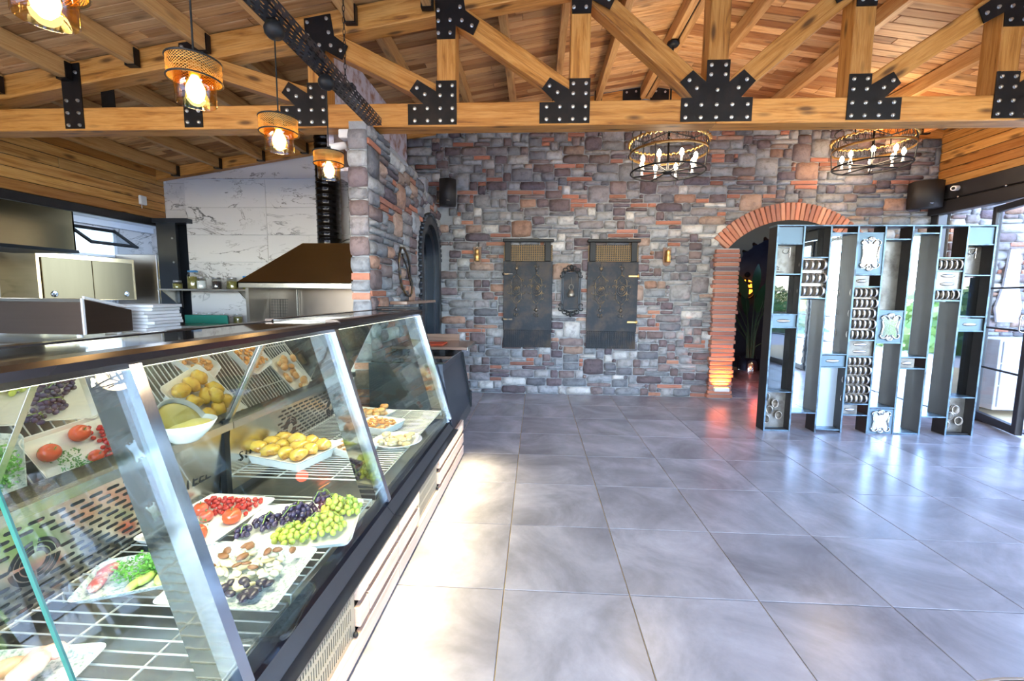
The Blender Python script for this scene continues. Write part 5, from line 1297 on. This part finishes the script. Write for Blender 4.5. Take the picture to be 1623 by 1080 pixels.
sconce(-.692, 'small brass wall lamp left of the left iron panel'); sconce(1.905, 'small brass wall lamp right of the right iron panel')
def speaker(x, y, z, w, h, rz, lab):
    o = empty('wall_speaker', (x, y, z), lab, 'loudspeaker', None, rz); s0 = []
    pr_ = [(-w/2, .12), (-w/2, -.02)] + [(-w/2+w*k/10, -.02-.075*math.sin(PI*k/10)) for k in range(1, 10)] + [(w/2, -.02), (w/2, .12)]
    b = MB().prism(pr_, 0, h, 'z', None, True); WL[o] = Vector((0,0,0)); part('cabinet', b, spkM, o); b = MB().cbox(-.02, .02, -.099, -.095, .04, .047, .001); part('badge', b, chromeM, o)
    part('bracket', MB().box(-.03, .03, .12, .17, h*.35, h*.65), blackM, o); WL[o] = Vector((x,y,z))
speaker(-1.065, .38, 2.60, .22, .33, math.radians(14), 'black wall speaker high in the corner beside the arched window')
speaker(5.06, .40, 2.56, .32, .33, math.radians(-12), 'black wall speaker high in the right corner above the screen')
def bullet(name, x, y, z, aim, lab, wall_y=None):
    t = empty(name, (x, y, z), lab, 'security camera'); d = Vector(aim).normalized(); rot = d.to_track_quat('Z', 'X').to_matrix().to_4x4(); T_ = Matrix.Translation((x, y, z)) @ rot
    part('housing', MB().lathe([(0,-.07),(.026,-.07),(.03,-.055),(.03,.06),(.026,.065),(0,.055)], 18, (0,0,0), T_), whiteM, t); part('lens', MB().lathe([(0,.062),(.022,.062),(.022,.058)], 16, (0,0,0), T_), blackM, t)
    return t, T_
t, _ = bullet('security_camera', -1.53, -1.88, 2.625, (-.75,-.6,-.35), 'white bullet security camera under the truss beside the stone pillar')
part('arm', MB().tube([(-1.49,-1.81,2.62),(-1.46,-1.78,2.67),(-1.46,-1.78,2.72)], .012, 8), whiteM, t); part('junction_box', MB().cbox(-1.54,-1.40,-1.84,-1.74,2.71,2.78,.006), whiteM, t)
t, _ = bullet('security_camera', 5.23, .22, 2.76, (-1,-.5,-.15), 'white bullet security camera beside the right wall speaker')
part('base', MB().cbox(5.28,5.345,.12,.24,2.73,2.84,.004), whiteM, t)
# crescent ornament and small shelf on the left stone wall
cr = empty('iron_crescent', (-1.20, -1.05, 1.40), 'dark iron shoe shaped relief hanging on the left stone wall', 'ornament')
b = MB(); o1 = [(-1.32,1.86),(-1.38,1.74),(-1.36,1.60),(-1.30,1.48),(-1.16,1.40),(-1.04,1.39),(-.97,1.42),(-.94,1.52),(-1.02,1.60),(-1.02,1.70),(-1.10,1.80),(-1.22,1.87)]
b.tube([(-1.185, p[0], p[1]) for p in o1], .012, 6, True); b.tube([(-1.18, -1.30,1.80),(-1.18,-1.12,1.66),(-1.18,-1.0,1.50)], .010, 6)
part('outline', b, ornM, cr)
tl = empty('ledge', (-1.17, -.92, 1.30), 'small brown ledge board on the left stone wall below the iron relief', 'ledge')
part('board', MB().cbox(-1.21, -1.05, -1.60, -.45, 1.315, 1.345, .003), topwoodM, tl)

# ------------------------------------------------------------------ alcove behind the arch
lin = empty('arch_trim', (3.5, YB-.02, 2.0), 'black steel arch trim with scalloped holes under the brick arch', 'trim')
b = MB(); outer = []; inner = []
N = 64
for k in range(N+1):
    a = math.radians(146-110*k/N); ro = 1.0 if k < 2 else 1.066; ri = .86+(.055*math.sqrt(math.sin(k*PI/3)) if math.sin(k*PI/3) > 0 else 0)
    outer.append((3.52+ro*math.cos(a), 1.37+ro*math.sin(a))); inner.append((3.52+ri*math.cos(a)*1.0, 1.37+ri*math.sin(a)))
for k in range(N): b.add([(outer[k][0], y, outer[k][1]) for y in (YB-.07, YB+.25)]+[(outer[k+1][0], y, outer[k+1][1]) for y in (YB-.07, YB+.25)]+[(inner[k][0], y, inner[k][1]) for y in (YB-.07, YB+.25)]+[(inner[k+1][0], y, inner[k+1][1]) for y in (YB-.07, YB+.25)], [(0,2,6,4),(1,5,7,3),(0,1,3,2),(4,6,7,5)])
part('scalloped_band', b, blackM, lin)
up_ = single('uplight', MB().cbox(2.60, 2.80, YB-.16, YB-.105, .115, .165, .004), whiteM, 'small white uplight on the foot of the brick pier', 'light fixture')
part('lens', MB().box(2.61, 2.79, YB-.155, YB-.11, .166, .168), emit('orange_led', (1,.30,.04), 8), up_)
light('uplight_orange', (2.70, YB-.125, .19), 9, (1,.25,.03), (.18,.04), 'AREA', (math.radians(180-14), 0, 0), spread=math.radians(120))
light('alcove_red', (3.7, 1.5, .4), 3, (1,.12,.06), .1)
light('alcove_blue', (4.4, 2.4, 2.6), 3.5, (.35,.5,1), .3)
pt = empty('potted_plant', (3.87, 2.2, 0), 'tall broad leaved plant in a round steel pot behind the arch', 'plant')
part('pot', MB().lathe([(0,0),(.17,0),(.19,.02),(.19,.37),(.175,.37),(.175,.33),(0,.33)], 32, (3.87,2.2,0)), chromeM, pt)
rr = random.Random(12)
for k in range(13):
    a = rr.uniform(0, 6.28); h = rr.uniform(.7,1.75); lean = rr.uniform(.08,.35); lw_ = rr.uniform(.07,.12); ll = rr.uniform(.4,.65)
    bx, by = 3.87+.05*math.cos(a), 2.2+.05*math.sin(a); tx, ty = bx+lean*math.cos(a), by+lean*math.sin(a)
    o = part('stalk', MB().tube([(bx,by,.32),(bx+.02*math.cos(a),by+.02*math.sin(a),.32+(h-.3)*.5),(tx,ty,h-.0)], [.010,.008,.006], 6), leafM, pt)
    d = Vector((math.cos(a)*.35, math.sin(a)*.35, 1)).normalized(); s_ = Vector((-math.sin(a+.6), math.cos(a+.6), 0)); vs = []; fs = []
    for q in range(7):
        f_ = q/6; w_ = lw_*math.sin(PI*min(1, f_*.93+.05))**.8; p = Vector((tx,ty,h))+d*ll*f_+Vector((math.cos(a), math.sin(a), 0))*.10*f_*f_
        vs += [p-s_*w_, p+Vector((0,0,-.008)), p+s_*w_]
    for q in range(6): fs += [(q*3,q*3+1,q*3+4,q*3+3),(q*3+1,q*3+2,q*3+5,q*3+4)]
    part('leaf', MB().add(vs, fs, True), leafM, pt)
gx_ = 4.30
sg = empty('backlit_sign', (gx_, 3.34, 1.35), 'backlit orange restroom sign of a seated wheelchair figure on the dark wall', 'sign')
b = MB().tube([(gx_-.04+.15*math.cos(a), 3.30, 1.52+.15*math.sin(a)) for a in [math.radians(70+290*k/24) for k in range(25)]], .020, 6)
b.lathe([(0,-.006),(.055,-.006),(.055,.006),(0,.006)], 16, (0,0,0), Matrix.Translation((gx_-.05,3.30,1.84)) @ Matrix.Rotation(PI/2, 4, 'X'))
b.tube([(gx_-.05,3.30,1.77),(gx_-.04,3.30,1.58),(gx_+.10,3.30,1.57),(gx_+.15,3.30,1.38),(gx_+.20,3.30,1.38)], .026, 6).tube([(gx_-.045,3.30,1.69),(gx_+.07,3.30,1.68)], .018, 6)
part('figure', b, blackM, sg)
part('glow_plate', MB().lathe([(0,-.004),(.15,-.004),(.15,.004),(0,.004)], 24, (0,0,0), Matrix.Translation((gx_-.02,3.385,1.60)) @ Matrix.Rotation(PI/2, 4, 'X')), emit('sign_glow', (1,.28,.02), 3), sg)
light('sign_light', (gx_-.02, 3.33, 1.62), 4, (1,.28,.03), .12)
light('added_roof_orange', (4.6, .25, 3.05), 14, (1,.36,.08), .1, 'SPOT', (math.radians(172), 0, 0), spot_size=math.radians(110), spot_blend=.8)  # added spot with no fixture, gives the roof its orange glow

# ------------------------------------------------------------------ terrace, seen through the glass
sb = empty('sideboard', (6.9, .15, 0), 'pale grey sideboard with three wide drawers beyond the glass', 'sideboard')
greyw = mat('pale_sideboard', (.50,.50,.54), .5, var=.1, vs=6)
part('carcass', MB().cbox(5.75, 8.2, .0, .43, .06, .93), greyw, sb)
for k in range(3):
    for q in range(2):
        d_ = part('drawer', MB().cbox(5.78+q*1.21, 6.96+q*1.21, -.02, .0, .10+.275*k, .36+.275*k, .004), greyw, sb)
        part('pull', MB().tube([(6.30+q*1.21,-.02,.24+.275*k),(6.33+q*1.21,-.05,.23+.275*k),(6.41+q*1.21,-.05,.23+.275*k),(6.44+q*1.21,-.02,.24+.275*k)], .007, 6), blackM, d_)
for k, x in enumerate((6.22, 6.75)):
    o = single('hanging_board', MB().prism([(x-.06,2.05),(x+.06,2.05),(x+.09,1.6),(x+.16,1.30),(x+.12,1.12),(x-.12,1.12),(x-.16,1.30),(x-.09,1.6)], .42, .45, 'y'), mat('pale_board%d' % k, (.6,.62,.68), .6), ('left' if k == 0 else 'right')+' pale shaped board hanging on the outer stone wall', 'board', )
single('woven_rug', MB().cbox(5.6, 8.6, -1.9, -.2, -.03, -.012), mat('rug', (.6,.6,.6), .9, var=.4, vs=70), 'pale woven mat on the terrace beside the open glass door', 'rug')

# ------------------------------------------------------------------ dining furniture by and behind the camera
def table(x, y, lab, r_=.45):
    t = empty('dining_table', (x, y, 0), lab, 'table')
    part('table_top', MB().lathe([(0,.725),(r_-.01,.725),(r_,.732),(r_,.744),(r_-.006,.75),(0,.75)], 48, (x,y,0)), chairwoodM, t)
    part('rim', MB().lathe([(r_,.73),(r_+.006,.73),(r_+.006,.748),(r_,.748)], 48, (x,y,0)), whiteM, t)
    part('pedestal', MB().lathe([(0,0),(.22,0),(.22,.015),(.03,.03),(.03,.72),(0,.72)], 24, (x,y,0)), blackM, t)
table(1.03, -5.262, 'round wooden table with pale rim at the lower right corner of the frame')
def chair(x, y, rz, lab):
    t = empty('armchair', (0,0,0), lab, 'chair', 'wooden armchairs')
    for sx_ in (-1,1):
        part('leg', MB().tube([(sx_*.25,-.24,0),(sx_*.23,-.2,.42),(sx_*.24,-.2,.64)], [.014,.018,.016], 8), chairwoodM, t); part('leg', MB().tube([(sx_*.24,.28,0),(sx_*.22,.22,.42),(sx_*.24,.27,.8)], [.014,.018,.014], 8), chairwoodM, t)
        part('arm', MB().tube([(sx_*.24,-.24,.65),(sx_*.27,0,.66),(sx_*.24,.25,.68)], .018, 8), chairwoodM, t)
    part('seat', MB().cbox(-.24,.24,-.23,.23,.41,.48,.02), blackM, t); part('backrest', MB().cbox(-.23,.23,.23,.27,.52,.82,.012), blackM, t)
    part('rail', MB().tube([(-.24,.27,.8),(0,.32,.83),(.24,.27,.8)], .018, 8), chairwoodM, t)
    t.location = (x,y,0); t.rotation_euler = (0,0,rz)
table(3.9, -6.6, 'round wooden table behind the camera between two armchairs', .5)
chair(3.2, -6.3, 1.2, 'wooden armchair left of the rear table'); chair(4.7, -6.9, -1.6, 'wooden armchair right of the rear table'); chair(3.7, -5.8, 0.1, 'wooden armchair facing the rear table')
hedM = mat('hedge_green', (.16,.26,.06), .7, var=.5, vs=3)
for k, (x, y, r_) in enumerate([(-6,-19,2.2),(-1,-22,3),(4.8,-20,2.2),(10,-16,2.4),(12,-9,2.2),(14,-3,2.6),(13,4,2.5),(10,9,2.2)]):
    rr = random.Random(k); b = MB()
    for q in range(900):
        v = Vector((rr.gauss(0,1), rr.gauss(0,1), rr.gauss(0,1))).normalized()*r_*rr.uniform(.75,1.02); v.z = abs(v.z)*.8
        d = Vector((rr.uniform(-1,1), rr.uniform(-1,1), rr.uniform(-1,1))).normalized()*.22; s_ = d.orthogonal().normalized()*.10
        p = Vector((x,y,0))+v; b.add([p-s_, p+d*.5, p+s_, p-d], [(0,1,2),(0,2,3)])
    t = empty('bush', (x, y, -.05), 'leafy green bush number %s along the terrace edge' % ('one','two','three','four','five','six','seven','eight')[k], 'bush')
    o = part('foliage', b, hedM, t); o['kind'] = 'stuff'; part('core', MB().ell((x,y,.2), (r_*.8,r_*.8,r_*.6), 12, 8), hedM, t)
